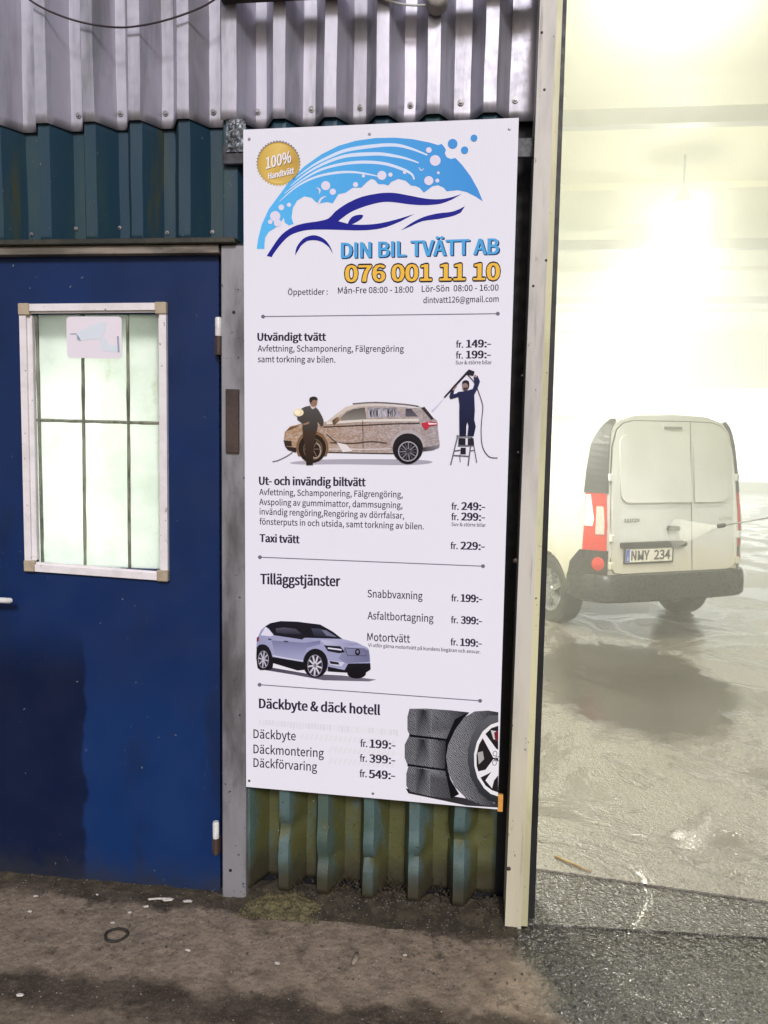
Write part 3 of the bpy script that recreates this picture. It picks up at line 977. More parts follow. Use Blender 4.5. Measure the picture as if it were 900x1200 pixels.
class Print:
    """flat ink patches on the sign, later patches above earlier ones"""
    base = .0004

    def __init__(s, ox=0, oy=0, sc=1.0):
        s.bm = bmesh.new()
        s.lay = s.bm.loops.layers.float_color.new('Ink')
        s.k = 0
        s.o = (ox, oy, sc)

    def frame(s, ox, oy, sc):
        s.o = (ox, oy, sc)
        return s

    def P(s, x, y, up_=None):
        ox, oy, sc = s.o
        d = Print.base + (s.k if up_ is None else up_) * .00004
        return at(ox + x / sc, oy + y / sc, YS - d)

    def poly(s, pts, col, col2=None, axis=0, smooth=0, mat=0, col3=None):
        if smooth:
            pts = smooth_poly(pts, smooth)
        s.k += 1
        vs = [s.bm.verts.new(s.P(x, y)) for x, y in pts]
        try:
            f = s.bm.faces.new(vs)
        except ValueError:
            return
        f.normal_update()
        f.material_index = mat
        lo = min(p[axis] for p in pts); hi = max(p[axis] for p in pts)
        for lp, p in zip(f.loops, pts):
            tt = (p[axis] - lo) / max(hi - lo, 1e-6)
            if col3:
                c = [(1 - tt * 2) * a + tt * 2 * b for a, b in zip(col, col2)] if tt < .5 else [(2 - tt * 2) * a + (tt * 2 - 1) * b for a, b in zip(col2, col3)]
            else:
                c = [(1 - tt) * a + tt * b for a, b in zip(col, col2 or col)]
            lp[s.lay] = (*lin(c), 1)
        bmesh.ops.triangulate(s.bm, faces=[f], ngon_method='EAR_CLIP')

    def disc(s, x, y, r, col, ry=None, n=20, mat=0, col2=None, a0=0, a1=360):
        pts = [(x + r * math.cos(R(a0 + (a1 - a0) * i / n)), y + (ry or r) * math.sin(R(a0 + (a1 - a0) * i / n))) for i in range(n if a1 - a0 == 360 else n + 1)]
        s.poly(pts, col, col2, axis=1, mat=mat)

    def ring(s, x, y, r, w, col, ry=None, n=28, a0=0, a1=360):
        ry = ry or r
        s.stroke([(x + r * math.cos(R(a0 + (a1 - a0) * i / n)), y + ry * math.sin(R(a0 + (a1 - a0) * i / n))) for i in range(n + 1)], w, col)

    def stroke(s, pts, w, col, smooth=0, mat=0):
        if smooth:
            pts = smooth_poly(pts, smooth, closed=False)
        n = len(pts)
        s.k += 1
        L, Rr = [], []
        for i, (x, y) in enumerate(pts):
            a = pts[max(i - 1, 0)]; b = pts[min(i + 1, n - 1)]
            dx, dy = b[0] - a[0], b[1] - a[1]
            l = math.hypot(dx, dy) or 1
            if isinstance(w, (list, tuple)):
                f = i / (n - 1) * (len(w) - 1); j = min(int(f), len(w) - 2); ww = w[j] + (w[j + 1] - w[j]) * (f - j)
            else:
                ww = w
            L.append(s.bm.verts.new(s.P(x - dy / l * ww / 2, y + dx / l * ww / 2)))
            Rr.append(s.bm.verts.new(s.P(x + dy / l * ww / 2, y - dx / l * ww / 2)))
        for i in range(n - 1):
            f = s.bm.faces.new((L[i], L[i + 1], Rr[i + 1], Rr[i]))
            f.material_index = mat
            for lp in f.loops: lp[s.lay] = (*lin(col), 1)

    _cap = None

    @classmethod
    def capheight(c):
        if c._cap is None:
            cu = text_curve('H', 0)
            ob = bpy.data.objects.new('t', cu); COL.objects.link(ob)
            dg = bpy.context.evaluated_depsgraph_get(); me = ob.evaluated_get(dg).to_mesh()
            c._cap = max(v.co.y for v in me.vertices)
            ob.evaluated_get(dg).to_mesh_clear(); bpy.data.objects.remove(ob); bpy.data.curves.remove(cu)
        return c._cap

    def text(s, txt, p0, p1, cap, col, bold=0.0, gap=False):
        """p0, p1: ends of the base line in the photograph's pixels; cap: height of the capitals; bold: extra stroke width in pixels"""
        if bold:
            for dx, dy in ([(-1, 0), (1, 0)] if not gap else [(math.cos(R(a)), math.sin(R(a))) for a in range(0, 360, 30)]):
                b_ = bold * s.o[2]
                s.text(txt, (p0[0] + dx * b_, p0[1] + dy * b_), (p1[0] + dx * b_, p1[1] + dy * b_), cap, col)
        s.k += 1
        cu = text_curve(txt, .004)
        ob = bpy.data.objects.new('t', cu)
        COL.objects.link(ob)
        dg = bpy.context.evaluated_depsgraph_get()
        me = ob.evaluated_get(dg).to_mesh()
        xs = [v.co.x for v in me.vertices]
        xa, xb = min(xs), max(xs)
        A = s.P(*p0); B = s.P(*p1)
        ex = (B - A) / (xb - xa)
        Cp = s.P(p0[0], p0[1] - cap)
        ez = (Cp - A) / Print.capheight()
        vs = [s.bm.verts.new(A + ex * (v.co.x - xa) + ez * v.co.y) for v in me.vertices]
        for p in me.polygons:
            try:
                f = s.bm.faces.new([vs[i] for i in p.vertices])
            except ValueError:
                continue
            for lp in f.loops: lp[s.lay] = (*lin(col), 1)
        ob.evaluated_get(dg).to_mesh_clear()
        bpy.data.objects.remove(ob)
        bpy.data.curves.remove(cu)

    def line(s, *a):
        s.text(*a); s.build('lettering'); s.__init__()

    def build(s, name, mats=None):
        # every patch faces the street
        for f in s.bm.faces:
            f.normal_update()
            if f.normal.y > 0: f.normal_flip()
        return obj(name, s.bm, mats or [M['ink'], M['ink_dirty'], M['ink_tread']], sign, recalc=False)


SKY, SKY2, NAVY, PAPER = (86, 178, 240), (70, 150, 222), (30, 32, 142), (226, 220, 240)
# wave
p = Print(290, 140, 6)
outer = [(65, 910), (75, 840), (100, 740), (150, 630), (210, 550), (290, 440), (400, 330), (520, 245), (640, 185), (760, 150), (900, 130), (1040, 128), (1160, 138), (1280, 162), (1340, 180), (1365, 172), (1380, 188), (1396, 212), (1388, 238), (1402, 266), (1430, 278), (1462, 270), (1510, 320), (1570, 400), (1620, 490), (1655, 575)]
lower = [(1600, 540), (1540, 510), (1480, 497), (1400, 505), (1380, 480), (1340, 462), (1300, 470), (1260, 500), (1240, 515), (1210, 480), (1180, 468), (1150, 465), (1110, 430), (1060, 418), (1010, 440), (990, 465), (960, 455), (920, 455), (895, 425), (870, 418), (840, 440), (800, 480), (740, 480), (690, 515), (640, 525), (600, 590), (560, 580), (510, 590), (480, 580), (450, 550), (400, 540), (350, 570), (320, 620), (310, 690), (325, 735), (290, 745), (262, 725), (255, 690), (225, 740), (185, 770), (150, 790), (125, 830), (120, 880), (120, 910)]
p.poly(outer + lower, (92, 188, 246), (66, 146, 220), axis=0)
for pts, w in (([(340, 410), (450, 330), (560, 270), (700, 215), (900, 185), (1040, 180), (1150, 205), (1265, 250)], (3, 18, 26, 22, 10)),
               ([(300, 470), (420, 375), (560, 300), (700, 255), (860, 243), (960, 245), (1100, 270), (1205, 305)], (3, 18, 26, 22, 8)),
               ([(260, 520), (380, 430), (500, 360), (640, 318), (800, 300), (960, 310), (1090, 350), (1155, 385), (1172, 422)], (3, 16, 22, 20, 10)),
               ([(225, 575), (350, 470), (480, 405), (620, 375), (740, 370), (850, 385), (920, 400)], (3, 14, 18, 14, 6))):
    p.stroke(pts, w, (214, 226, 248), smooth=5)
for x, y, r in ((550, 465, 32), (600, 508, 22), (760, 458, 18), (815, 397, 11), (238, 618, 20), (292, 600, 15), (195, 680, 36), (945, 393, 32), (1005, 388, 15), (1105, 372, 12), (1275, 215, 20), (1320, 288, 38), (1275, 430, 32), (1335, 430, 14), (1342, 375, 10), (212, 728, 26), (160, 720, 16)):
    p.disc(x, y, r, PAPER)
p.stroke([(485, 478), (508, 495), (505, 525)], (2, 14, 2), PAPER, smooth=4)
p.stroke([(500, 590), (520, 555), (555, 540)], (14, 14, 3), PAPER, smooth=4)
p.stroke([(1205, 335), (1220, 358), (1240, 345)], (3, 8, 3), PAPER, smooth=4)
for x, y, r in ((1443, 170, 34), (1527, 215, 26), (1593, 130, 24)):
    p.disc(x, y, r, SKY2)
p.build('wave_print')
# car line drawing
p = Print(290, 140, 6)
top = [(135, 960), (180, 890), (240, 810), (320, 755), (400, 730), (500, 715), (570, 695), (620, 645), (700, 590), (800, 545), (900, 523), (960, 516), (1040, 517), (1150, 537), (1260, 557), (1360, 560), (1440, 545), (1508, 523)]
bot = [(1440, 562), (1360, 592), (1260, 602), (1150, 598), (1040, 583), (960, 580), (880, 595), (800, 620), (720, 655), (638, 715)]
bot2 = [(700, 735), (780, 740), (860, 738), (940, 728), (1040, 705), (1172, 665)]
bot3 = [(1080, 715), (980, 755), (880, 775), (760, 780), (600, 775), (460, 775), (380, 785), (300, 815), (240, 870), (190, 935), (170, 968)]
S_ = lambda q: smooth_poly(q, 3, closed=False)
p.poly(S_(top) + S_(bot) + S_(bot2)[1:] + S_(bot3), NAVY)
p.poly([(705, 735), (730, 690), (770, 672), (812, 672), (800, 700), (740, 735)], NAVY, smooth=3)
p.poly(S_([(1080, 780), (1150, 730), (1240, 685), (1340, 660), (1430, 650), (1490, 630), (1530, 608)]) + S_([(1500, 655), (1440, 680), (1340, 700), (1230, 715), (1150, 750)]), NAVY)
p.poly(S_([(335, 955), (345, 900), (390, 840), (450, 815), (500, 820), (550, 850), (585, 900), (600, 945)]) + S_([(575, 900), (530, 865), (480, 850), (420, 855), (375, 890)]), NAVY)
p.build('car_drawing')
# gold seal
p = Print(290, 140, 6)
n = 44
p.poly([(218 + (158 if i % 2 else 147) * math.cos(math.pi * i / n), 308 + (163 if i % 2 else 151) * math.sin(math.pi * i / n)) for i in range(2 * n)], (120, 112, 118), (205, 176, 96), axis=1)
p.disc(218, 308, 143, (196, 160, 70), 148, 40, col2=(214, 180, 92))
p.poly([(218 + 136 * math.cos(R(a)), 308 + 140 * math.sin(R(a))) for a in range(0, 360, 9)], (206, 170, 78), (236, 208, 128), axis=0, col3=(190, 152, 70))
p.text('100%', (135, 352), (312, 305), 78, (128, 96, 52), .25)
p.text('100%', (131, 347), (307, 300), 78, (240, 236, 240), .25)
p.text('Handtvätt', (150, 424), (331, 383), 42, (128, 96, 52), .25)
p.text('Handtvätt', (147, 420), (327, 379), 42, (240, 236, 240), .25)
p.build('gold_seal')

p = Print()
INK = (44, 40, 62)
p.text('DIN BIL TVÄTT AB', (401.3, 303.5), (585.5, 298.6), 17.6, (24, 52, 110), .7)
p.text('DIN BIL TVÄTT AB', (400, 302.3), (584.2, 297.4), 17.6, (82, 168, 226), .55)
p.build('lettering')
p = Print()
p.text('076 001 11 10', (404.9, 330), (585, 327.6), 18.6, (38, 30, 44), 1.9, True)
p.text('076 001 11 10', (404.9, 330), (585, 327.6), 18.6, (240, 190, 74), .75)
p.build('lettering')
p = Print()
for a in (('Öppettider :', (337.4, 345.6), (384, 345.2), 6.6), ('Mån-Fre 08:00 - 18:00', (396, 344), (484.4, 342.7), 7), ('Lör-Sön  08:00 - 16:00', (494.2, 342), (584.3, 340.4), 7), ('dintvatt126@gmail.com', (496.1, 355.2), (584.3, 353.6), 6.8)):
    p.line(*a, INK, 0)


def prices(p, fr, a, b, cap, txt):
    p.line('fr.', fr, (fr[0] + 8, fr[1] + .15), cap * .86, INK, .18)
    p.line(txt, a, b, cap, INK, .45)


p = Print()
p.line('Utvändigt tvätt', (302, 399.2), (381.8, 399.2), 8.9, INK, .42)
p.line('Avfettning, Schamponering, Fälgrengöring', (302, 411.8), (473.2, 412.3), 7, INK, 0)
p.line('samt torkning av bilen.', (302, 424.4), (393, 424.9), 7, INK, 0)
prices(p, (534.6, 407.2), (546.6, 407.2), (575, 406.8), 8.8, '149:-')
prices(p, (534.4, 420), (546.4, 420), (574.8, 419.6), 8.8, '199:-')
p.line('Suv & större bilar', (533.9, 427), (576.2, 426.7), 4.2, INK, 0)
p = Print()
p.line('Ut- och invändig biltvätt', (303.8, 568), (428.2, 569.8), 9.4, INK, .42)
for a in (('Avfettning, Schamponering, Fälgrengöring,', (303.8, 580), (472, 583), 7), ('Avspoling av gummimattor, dammsugning,', (303.8, 591.6), (471.6, 595.6), 7), ('invändig rengöring,Rengöring av dörrfalsar,', (304.2, 602.9), (473.5, 607.8), 7), ('fönsterputs in och utsida, samt torkning av bilen.', (304.2, 614.6), (496.6, 620.4), 7)):
    p.line(*a, INK, 0)
p.line('Taxi tvätt', (304.6, 635), (350.8, 636.6), 9, INK, .42)
prices(p, (529.3, 597.2), (541, 597.4), (568.2, 598), 8.8, '249:-')
prices(p, (529.1, 609.4), (540.8, 609.7), (568, 610.3), 8.8, '299:-')
p.line('Suv & större bilar', (529, 616.3), (569.4, 617.4), 4, INK, 0)
prices(p, (528.2, 643.3), (540, 643.7), (567.6, 644.5), 8.8, '229:-')
p = Print()
p.line('Tilläggstjänster', (305.3, 684.3), (398.4, 687), 11.8, INK, .42)
p.line('Snabbvaxning', (430.7, 699.8), (495.2, 702.6), 8.6, INK, 0)
p.line('Asfaltbortagning', (430.7, 725.5), (508, 728.9), 8.6, INK, 0)
p.line('Motortvätt', (430.4, 750.8), (480.4, 753), 9, INK, 0)
p.line('Vi utför gärna motortvätt på kundens begäran och ansvar.', (431.5, 757.8), (563, 766), 3.9, INK, 0)
prices(p, (529, 704.6), (540.3, 705), (564.6, 706), 8.6, '199:-')
prices(p, (528.6, 730.2), (540.3, 730.8), (564.4, 731.9), 8.6, '399:-')
prices(p, (528.2, 756.2), (539.7, 756.8), (564.2, 758.1), 8.6, '199:-')
p = Print()
p.line('Däckbyte & däck hotell', (303.8, 829.7), (445.2, 837.8), 11, INK, .42)
p.line('Däckbyte', (297, 864.8), (346.6, 867.6), 10, INK, 0)
p.line('Däckmontering', (297, 882.6), (379.5, 887.6), 10, INK, 0)
p.line('Däckförvaring', (297, 898.6), (371.6, 903.7), 10, INK, 0)
prices(p, (422.4, 875.2), (433.4, 876), (463, 877.8), 9.4, '199:-')
prices(p, (421.8, 892.6), (433, 893.4), (462.8, 895.3), 9.4, '399:-')
prices(p, (421.6, 910.6), (432.4, 911.5), (462.6, 913.4), 9.4, '549:-')
# dividing lines
for a, b in (((308.3, 371), (583.4, 367.6)), ((304.6, 653), (566, 663.5)), ((304.2, 802.4), (562.6, 821.3))):
    p = Print()
    p.stroke([a, b], 1.1, (112, 110, 128))
    p.disc(*a, 2.3, (112, 110, 128)); p.disc(*b, 2.3, (112, 110, 128))
    p.build('dividing_line')
# faint tyre track behind the last list
p = Print()
for i in range(46):
    x = 304 + i * 3.55; y = 843 + (x - 304) * .075
    h = 6 + 2 * random.random()
    p.k = 1
    p.poly([(x, y), (x + 2.5, y + .2), (x + 2.4, y + h), (x - .2, y + h)], random.choice(((226, 224, 234), (230, 228, 237), (222, 220, 230))))
for r in range(3):
    for i in range(20):
        x = 352 + i * 5.6; y = 859 + r * 13 + (x - 352) * .075
        if r and x < 385: continue
        p.k = 1
        p.poly([(x + 2, y), (x + 5, y + .2), (x + 2.4, y + 7), (x - .8, y + 6.6)], (228, 226, 235))
Print.base = .0003
p.build('tyre_track_print')
Print.base = .0004

# printed picture: dirty estate car being washed by two people
p = Print(320, 450, 7.5)
p.poly([(150, 690), (400, 665), (900, 660), (1300, 668), (1400, 690), (1200, 712), (600, 705), (260, 708)], (176, 172, 186), (168, 164, 180), smooth=3)
body = [(92, 495), (102, 425), (150, 372), (250, 346), (330, 340), (470, 332), (560, 260), (640, 202), (740, 176), (900, 165), (1050, 168), (1200, 188), (1290, 198), (1335, 218), (1400, 290), (1442, 322), (1452, 420), (1466, 540), (1420, 580), (1310, 592), (1080, 612), (600, 606), (480, 600), (200, 600), (130, 578), (104, 545)]
p.poly(body, (168, 128, 88), (188, 176, 164), 0, mat=1, col3=(150, 136, 140))
p.poly([(560, 262), (640, 204), (740, 178), (900, 167), (1050, 170), (1200, 190), (1300, 205), (1250, 212), (1050, 196), (900, 190), (760, 198), (660, 226), (500, 335), (470, 332)], (206, 192, 178), (218, 212, 222))
p.poly([(590, 300), (640, 250), (700, 222), (805, 206), (822, 308), (700, 316), (600, 322)], (92, 88, 84), (140, 134, 128), axis=1)
p.poly([(832, 206), (1080, 208), (1140, 284), (832, 300)], (120, 116, 130), (168, 164, 178), axis=1, mat=1)
for i in range(16):
    x = 842 + i * 15 + random.uniform(-4, 4)
    p.k = 40
    p.stroke([(x, 215 + random.uniform(0, 18)), (x + random.uniform(-10, 10), 250), (x + random.uniform(-8, 12), 290)], (4, 8, 3), random.choice(((44, 42, 52), (60, 58, 68), (206, 202, 216))), smooth=3)
p.poly([(1165, 218), (1212, 216), (1272, 284), (1165, 284)], (70, 68, 78), (96, 92, 102), axis=1)
p.stroke([(470, 345), (820, 322), (1280, 318)], 22, (220, 212, 206), smooth=3)
p.stroke([(440, 378), (800, 362), (1000, 352), (1290, 344)], 9, (66, 54, 50), smooth=3)
p.stroke([(788, 320), (792, 590)], 6, (88, 70, 56))
p.stroke([(500, 515), (700, 522), (860, 505), (1000, 520)], 11, (88, 70, 54), smooth=3)
p.stroke([(490, 572), (800, 575), (1040, 570)], 10, (214, 204, 204), smooth=2)
p.stroke([(480, 600), (760, 607), (1060, 612)], 9, (60, 52, 54))
p.poly([(560, 515), (640, 530), (700, 590), (612, 600)], (228, 220, 222))
p.stroke([(470, 440), (560, 520)], 7, (64, 50, 40))
p.poly([(92, 495), (160, 500), (165, 545), (104, 545)], (58, 46, 42))
p.poly([(104, 548), (210, 560), (200, 604), (130, 580)], (48, 38, 36))
p.poly([(100, 425), (150, 378), (235, 362), (180, 388), (120, 410)], (120, 84, 56))
p.poly([(520, 320), (560, 290), (585, 296), (580, 328), (540, 360), (525, 352)], (82, 62, 50), (150, 124, 98))
# arches, wheels
p.disc(345, 560, 142, (128, 98, 72), 150, 24, a0=150, a1=390)
p.disc(345, 565, 122, (44, 33, 28), 128, 24)
p.ring(350, 572, 80, 12, (96, 78, 62), 92)
p.ring(372, 585, 46, 12, (168, 152, 138), 66, a0=-80, a1=120)
for a in range(0, 360, 60): p.stroke([(350, 572), (350 + 74 * math.cos(R(a)), 572 + 84 * math.sin(R(a)))], 8, (118, 100, 84))
p.disc(1185, 555, 152, (178, 170, 174), 150, 24, a0=180, a1=360)
p.disc(1185, 565, 134, (34, 30, 36), 132, 24)
p.disc(1185, 592, 112, (26, 24, 30), 112, 28)
p.ring(1187, 592, 84, 10, (168, 164, 174))
for a in range(0, 360, 24): p.stroke([(1187, 592), (1187 + 82 * math.cos(R(a + 9)), 592 + 82 * math.sin(R(a + 9)))], 9, (136, 132, 144) if a % 48 else (86, 82, 94))
p.disc(1187, 592, 20, (60, 58, 66))
p.poly([(1305, 345), (1380, 328), (1446, 340), (1446, 360), (1380, 368), (1345, 405), (1320, 380)], (206, 44, 66), (176, 60, 76))
p.poly([(1360, 340), (1440, 345), (1438, 354), (1370, 358)], (240, 220, 226))
p.poly([(1305, 208), (1330, 200), (1412, 302), (1392, 312)], (54, 46, 52))
p.poly([(1320, 560), (1462, 535), (1462, 556), (1400, 580), (1320, 590)], (70, 64, 72), (140, 134, 142))
p.stroke([(700, 172), (900, 160), (1150, 176), (1280, 195)], 7, (96, 86, 84), smooth=3)
p.build('printed_car')
# worker with a hose
p = Print(320, 450, 7.5); p.k = 90
p.stroke([(-5, 682), (40, 672), (90, 650), (140, 622), (172, 598)], 6, (70, 62, 70), smooth=3)
p.poly([(262, 400), (385, 405), (372, 470), (358, 560), (350, 690), (350, 712), (292, 712), (286, 640), (284, 540), (262, 470)], (70, 56, 46), (44, 32, 26), axis=1)
p.poly([(250, 215), (325, 190), (380, 208), (412, 250), (445, 322), (430, 375), (405, 345), (388, 330), (386, 410), (260, 410), (262, 350), (214, 312), (218, 270)], (86, 84, 84), (64, 56, 52), axis=1, smooth=2)
p.poly([(262, 350), (318, 330), (316, 350), (270, 362)], (150, 120, 100))
p.poly([(328, 180), (372, 182), (368, 212), (345, 222), (330, 205)], (214, 196, 192))
p.poly([(325, 140), (350, 118), (385, 128), (388, 168), (370, 196), (345, 200), (328, 178)], (150, 116, 100), smooth=2)
p.poly([(320, 150), (322, 122), (350, 110), (382, 116), (392, 142), (350, 140), (332, 172)], (52, 42, 42), smooth=2)
p.disc(225, 250, 44, (238, 222, 190), 34); p.disc(213, 248, 24, (255, 246, 210), 20)
p.stroke([(165, 240), (255, 252)], (2, 10, 2), (252, 232, 200))
p.build('printed_worker')
# worker on the ladder
p = Print(500, 420, 8.89); p.k = 60
for a, b, w in (((322, 815), (250, 1110), 13), ((470, 815), (432, 1118), 13), ((478, 830), (522, 1085), 9), ((345, 1000), (350, 1080), 8), ((312, 808), (476, 816), 20), ((325, 910), (495, 908), 14), ((285, 965), (350, 955), 12), ((450, 965), (500, 955), 10), ((275, 1010), (445, 1020), 12)):
    p.stroke([a, b], w, (98, 96, 112))
p.stroke([(320, 808), (476, 814)], 8, (176, 174, 190))
p.poly([(332, 828), (405, 832), (405, 902), (330, 900)], (34, 32, 46)); p.poly([(430, 832), (490, 832), (495, 905), (430, 905)], (40, 38, 52))
p.poly([(355, 930), (408, 930), (408, 998), (352, 996)], (34, 32, 46))
p.stroke([(430, 172), (490, 240), (530, 320), (575, 450), (586, 520), (574, 640), (568, 760), (575, 880), (602, 965), (660, 1028), (740, 1036)], 8, (62, 60, 78), smooth=4)
p.poly([(330, 348), (400, 342), (480, 318), (500, 260), (490, 195), (530, 180), (556, 240), (532, 310), (496, 380), (502, 540), (496, 640), (512, 712), (490, 812), (425, 812), (436, 700), (425, 660), (414, 700), (410, 812), (342, 812), (340, 560), (342, 480), (330, 400), (250, 424), (236, 395), (260, 318), (288, 330), (280, 372), (310, 366)], (40, 44, 82), (26, 28, 56), axis=1)
p.poly([(372, 262), (400, 236), (436, 250), (440, 300), (420, 336), (385, 334), (372, 305)], (150, 124, 122), smooth=2)
p.poly([(370, 268), (376, 238), (408, 226), (440, 240), (444, 290), (432, 320), (428, 272), (400, 256)], (38, 34, 44), smooth=2)
p.poly([(380, 305), (432, 300), (420, 338), (388, 336)], (66, 54, 60))
p.poly([(250, 320), (290, 270), (318, 290), (285, 335)], (176, 140, 140)); p.poly([(490, 190), (500, 165), (525, 180), (520, 200)], (170, 136, 138))
p.stroke([(185, 406), (310, 268), (440, 128)], (16, 20, 22), (34, 32, 46))
p.poly([(392, 162), (440, 114), (500, 136), (488, 180), (440, 172)], (34, 32, 46))
p.stroke([(178, 418), (60, 545)], (2, 8, 20), (214, 210, 234))
p.build('printed_worker')
# printed picture: silver small car
p = Print(290, 715, 5.625)
p.poly([(70, 388), (170, 380), (400, 420), (620, 430), (850, 458), (800, 470), (500, 462), (300, 425)], (70, 66, 82), (120, 116, 134), axis=0)
p.poly([(62, 190), (90, 130), (120, 104), (180, 82), (330, 76), (480, 95), (560, 140), (625, 190), (720, 212), (795, 250), (808, 300), (810, 390), (780, 410), (640, 402), (530, 398), (500, 420), (390, 382), (330, 386), (170, 342), (80, 300), (58, 250)], (150, 152, 188), (178, 180, 212), 0, col3=(160, 162, 198))
p.poly([(160, 200), (380, 215), (480, 200), (480, 225), (390, 250), (360, 320), (180, 290)], (120, 122, 160), (164, 166, 202), axis=1)
p.poly([(480, 195), (640, 208), (740, 225), (640, 245), (520, 235)], (190, 192, 220), (140, 142, 178), axis=0)
p.poly([(640, 250), (800, 262), (806, 340), (650, 350), (600, 320)], (136, 138, 172), (110, 112, 146), axis=0)
p.poly([(118, 106), (150, 86), (220, 72), (330, 76), (480, 95), (560, 140), (626, 190), (500, 186), (380, 182), (350, 192), (176, 166), (142, 124)], (28, 26, 36))
p.poly([(86, 166), (118, 112), (140, 126), (172, 166), (150, 172)], (222, 220, 238))
p.poly([(185, 120), (240, 114), (320, 124), (360, 160), (250, 158), (190, 148)], (84, 84, 100), (44, 44, 56), axis=1)
p.poly([(420, 120), (480, 122), (580, 182), (500, 176), (440, 170)], (70, 72, 92), (34, 34, 46), axis=1)
p.poly([(486, 128), (520, 134), (590, 178), (520, 168)], (112, 116, 140))
p.poly([(380, 118), (402, 118), (412, 176), (392, 174)], (26, 24, 32))
p.poly([(330, 170), (362, 162), (385, 175), (360, 194), (335, 190)], (30, 28, 38))
p.poly([(162, 308), (380, 345), (392, 392), (330, 398), (170, 350)], (22, 20, 28))
p.stroke([(165, 300), (280, 322), (370, 335)], 8, (206, 206, 226))
p.poly([(60, 250), (100, 225), (140, 245), (165, 310), (165, 385), (110, 395), (66, 380)], (26, 24, 32), smooth=2)
p.disc(105, 325, 36, (150, 148, 166), 58); p.disc(105, 325, 32, (52, 50, 62), 54)
for a in range(0, 360, 45): p.stroke([(105, 325), (105 + 32 * math.cos(R(a + 10)), 325 + 54 * math.sin(R(a + 10)))], 8, (190, 188, 204))
p.disc(448, 350, 82, (24, 22, 30), 96, 24); p.disc(445, 365, 50, (150, 148, 166), 72); p.disc(445, 365, 46, (44, 42, 54), 67)
for a in range(0, 360, 40): p.stroke([(445, 365), (445 + 46 * math.cos(R(a + 14)), 365 + 66 * math.sin(R(a + 14)))], 11, (206, 204, 218))
p.disc(445, 365, 10, (120, 118, 136), 14)
p.poly([(530, 372), (640, 395), (664, 352), (810, 350), (812, 392), (780, 412), (650, 412), (530, 404)], (24, 22, 30))
p.disc(720, 415, 62, (20, 18, 26), 36)
p.poly([(530, 330), (600, 340), (640, 345), (620, 372), (545, 360)], (206, 206, 226)); p.poly([(538, 334), (600, 344), (606, 360), (548, 354)], (34, 32, 42))
p.poly([(505, 232), (612, 238), (642, 276), (606, 284), (530, 270)], (34, 34, 46)); p.stroke([(530, 250), (620, 262)], 9, (226, 226, 244))
p.stroke([(640, 248), (776, 256), (786, 300), (660, 298), (640, 248)], 5, (92, 92, 116)); p.disc(726, 276, 17, (30, 28, 40), 22); p.disc(726, 274, 8, (120, 122, 150), 11)
p.stroke([(240, 205), (268, 208)], 8, (60, 60, 80)); p.stroke([(136, 190), (158, 194)], 8, (60, 60, 80))
p.poly([(62, 180), (76, 176), (74, 205), (60, 205)], (120, 40, 60))
p.build('printed_car')
# printed picture: stacked tyres and a wheel
p = Print(460, 815, 6.43)
p.poly([(100, 700), (460, 760), (700, 800), (795, 830), (795, 845), (560, 830), (300, 775), (120, 738)], (30, 28, 32), (60, 58, 62))
def band(pts):
    p.poly(pts, (112, 114, 120), (26, 26, 36), 0, mat=2, col3=(140, 142, 148))
def ty(pts):
    p.poly(pts, (112, 114, 120), (150, 152, 158), 0, mat=2, col3=(40, 40, 46))
ty([(128, 100), (250, 98), (440, 112), (580, 128), (540, 170), (470, 240), (425, 335), (300, 322), (130, 300), (112, 260), (112, 160)])
band([(175, 103), (235, 108), (300, 114), (295, 314), (240, 308), (180, 301)])
p.stroke([(125, 302), (300, 322), (425, 338)], 18, (10, 10, 14))
ty([(122, 310), (300, 332), (418, 345), (405, 460), (418, 562), (280, 548), (112, 520), (92, 470), (92, 370)])
band([(170, 322), (230, 330), (290, 338), (284, 542), (230, 534), (172, 524)])
p.stroke([(112, 524), (280, 548), (420, 566)], 18, (10, 10, 14))
ty([(120, 532), (290, 556), (420, 572), (440, 640), (500, 740), (430, 778), (260, 755), (130, 722), (104, 680), (104, 590)])
band([(165, 546), (225, 554), (285, 562), (282, 752), (230, 744), (180, 730)])
p.poly([(560, 132), (420, 370), (405, 470), (430, 620), (500, 745), (440, 775), (395, 560), (400, 340), (470, 180)], (12, 12, 16))
p.poly([(797, 126), (720, 114), (620, 120), (540, 165), (470, 260), (420, 370), (404, 460), (420, 580), (470, 690), (560, 780), (680, 826), (795, 836)], (140, 142, 148), (126, 128, 134), 0, mat=2, col3=(54, 54, 58))
p.poly([(797, 148), (730, 150), (655, 205), (600, 300), (570, 400), (566, 500), (590, 620), (650, 730), (720, 790), (795, 812)], (92, 94, 100), (40, 42, 48), axis=1)
p.poly([(797, 200), (740, 220), (680, 270), (636, 350), (614, 440), (616, 530), (640, 620), (690, 700), (740, 742), (795, 760)], (232, 232, 236))
p.poly([(797, 228), (745, 246), (694, 296), (652, 370), (632, 450), (634, 530), (656, 608), (702, 680), (750, 715), (795, 730)], (34, 30, 32))
sp = (232, 232, 238)
p.poly([(668, 300), (700, 290), (780, 400), (797, 410), (797, 470), (760, 470)], sp); p.poly([(634, 575), (700, 560), (760, 480), (797, 500), (797, 545), (720, 590), (650, 625)], sp)
p.poly([(700, 640), (755, 560), (797, 530), (797, 600), (765, 640), (750, 700)], sp); p.poly([(740, 262), (790, 270), (797, 300), (797, 340), (760, 330)], (206, 206, 212))
p.poly([(765, 280), (797, 262), (797, 335), (775, 345)], (120, 30, 40))
p.poly([(640, 430), (680, 420), (690, 480), (650, 520)], (170, 168, 170))
for x, y in ((772, 438), (768, 508), (792, 476)): p.ring(x, y, 15, 5, (120, 118, 124), 18)
p.build('printed_tyre')
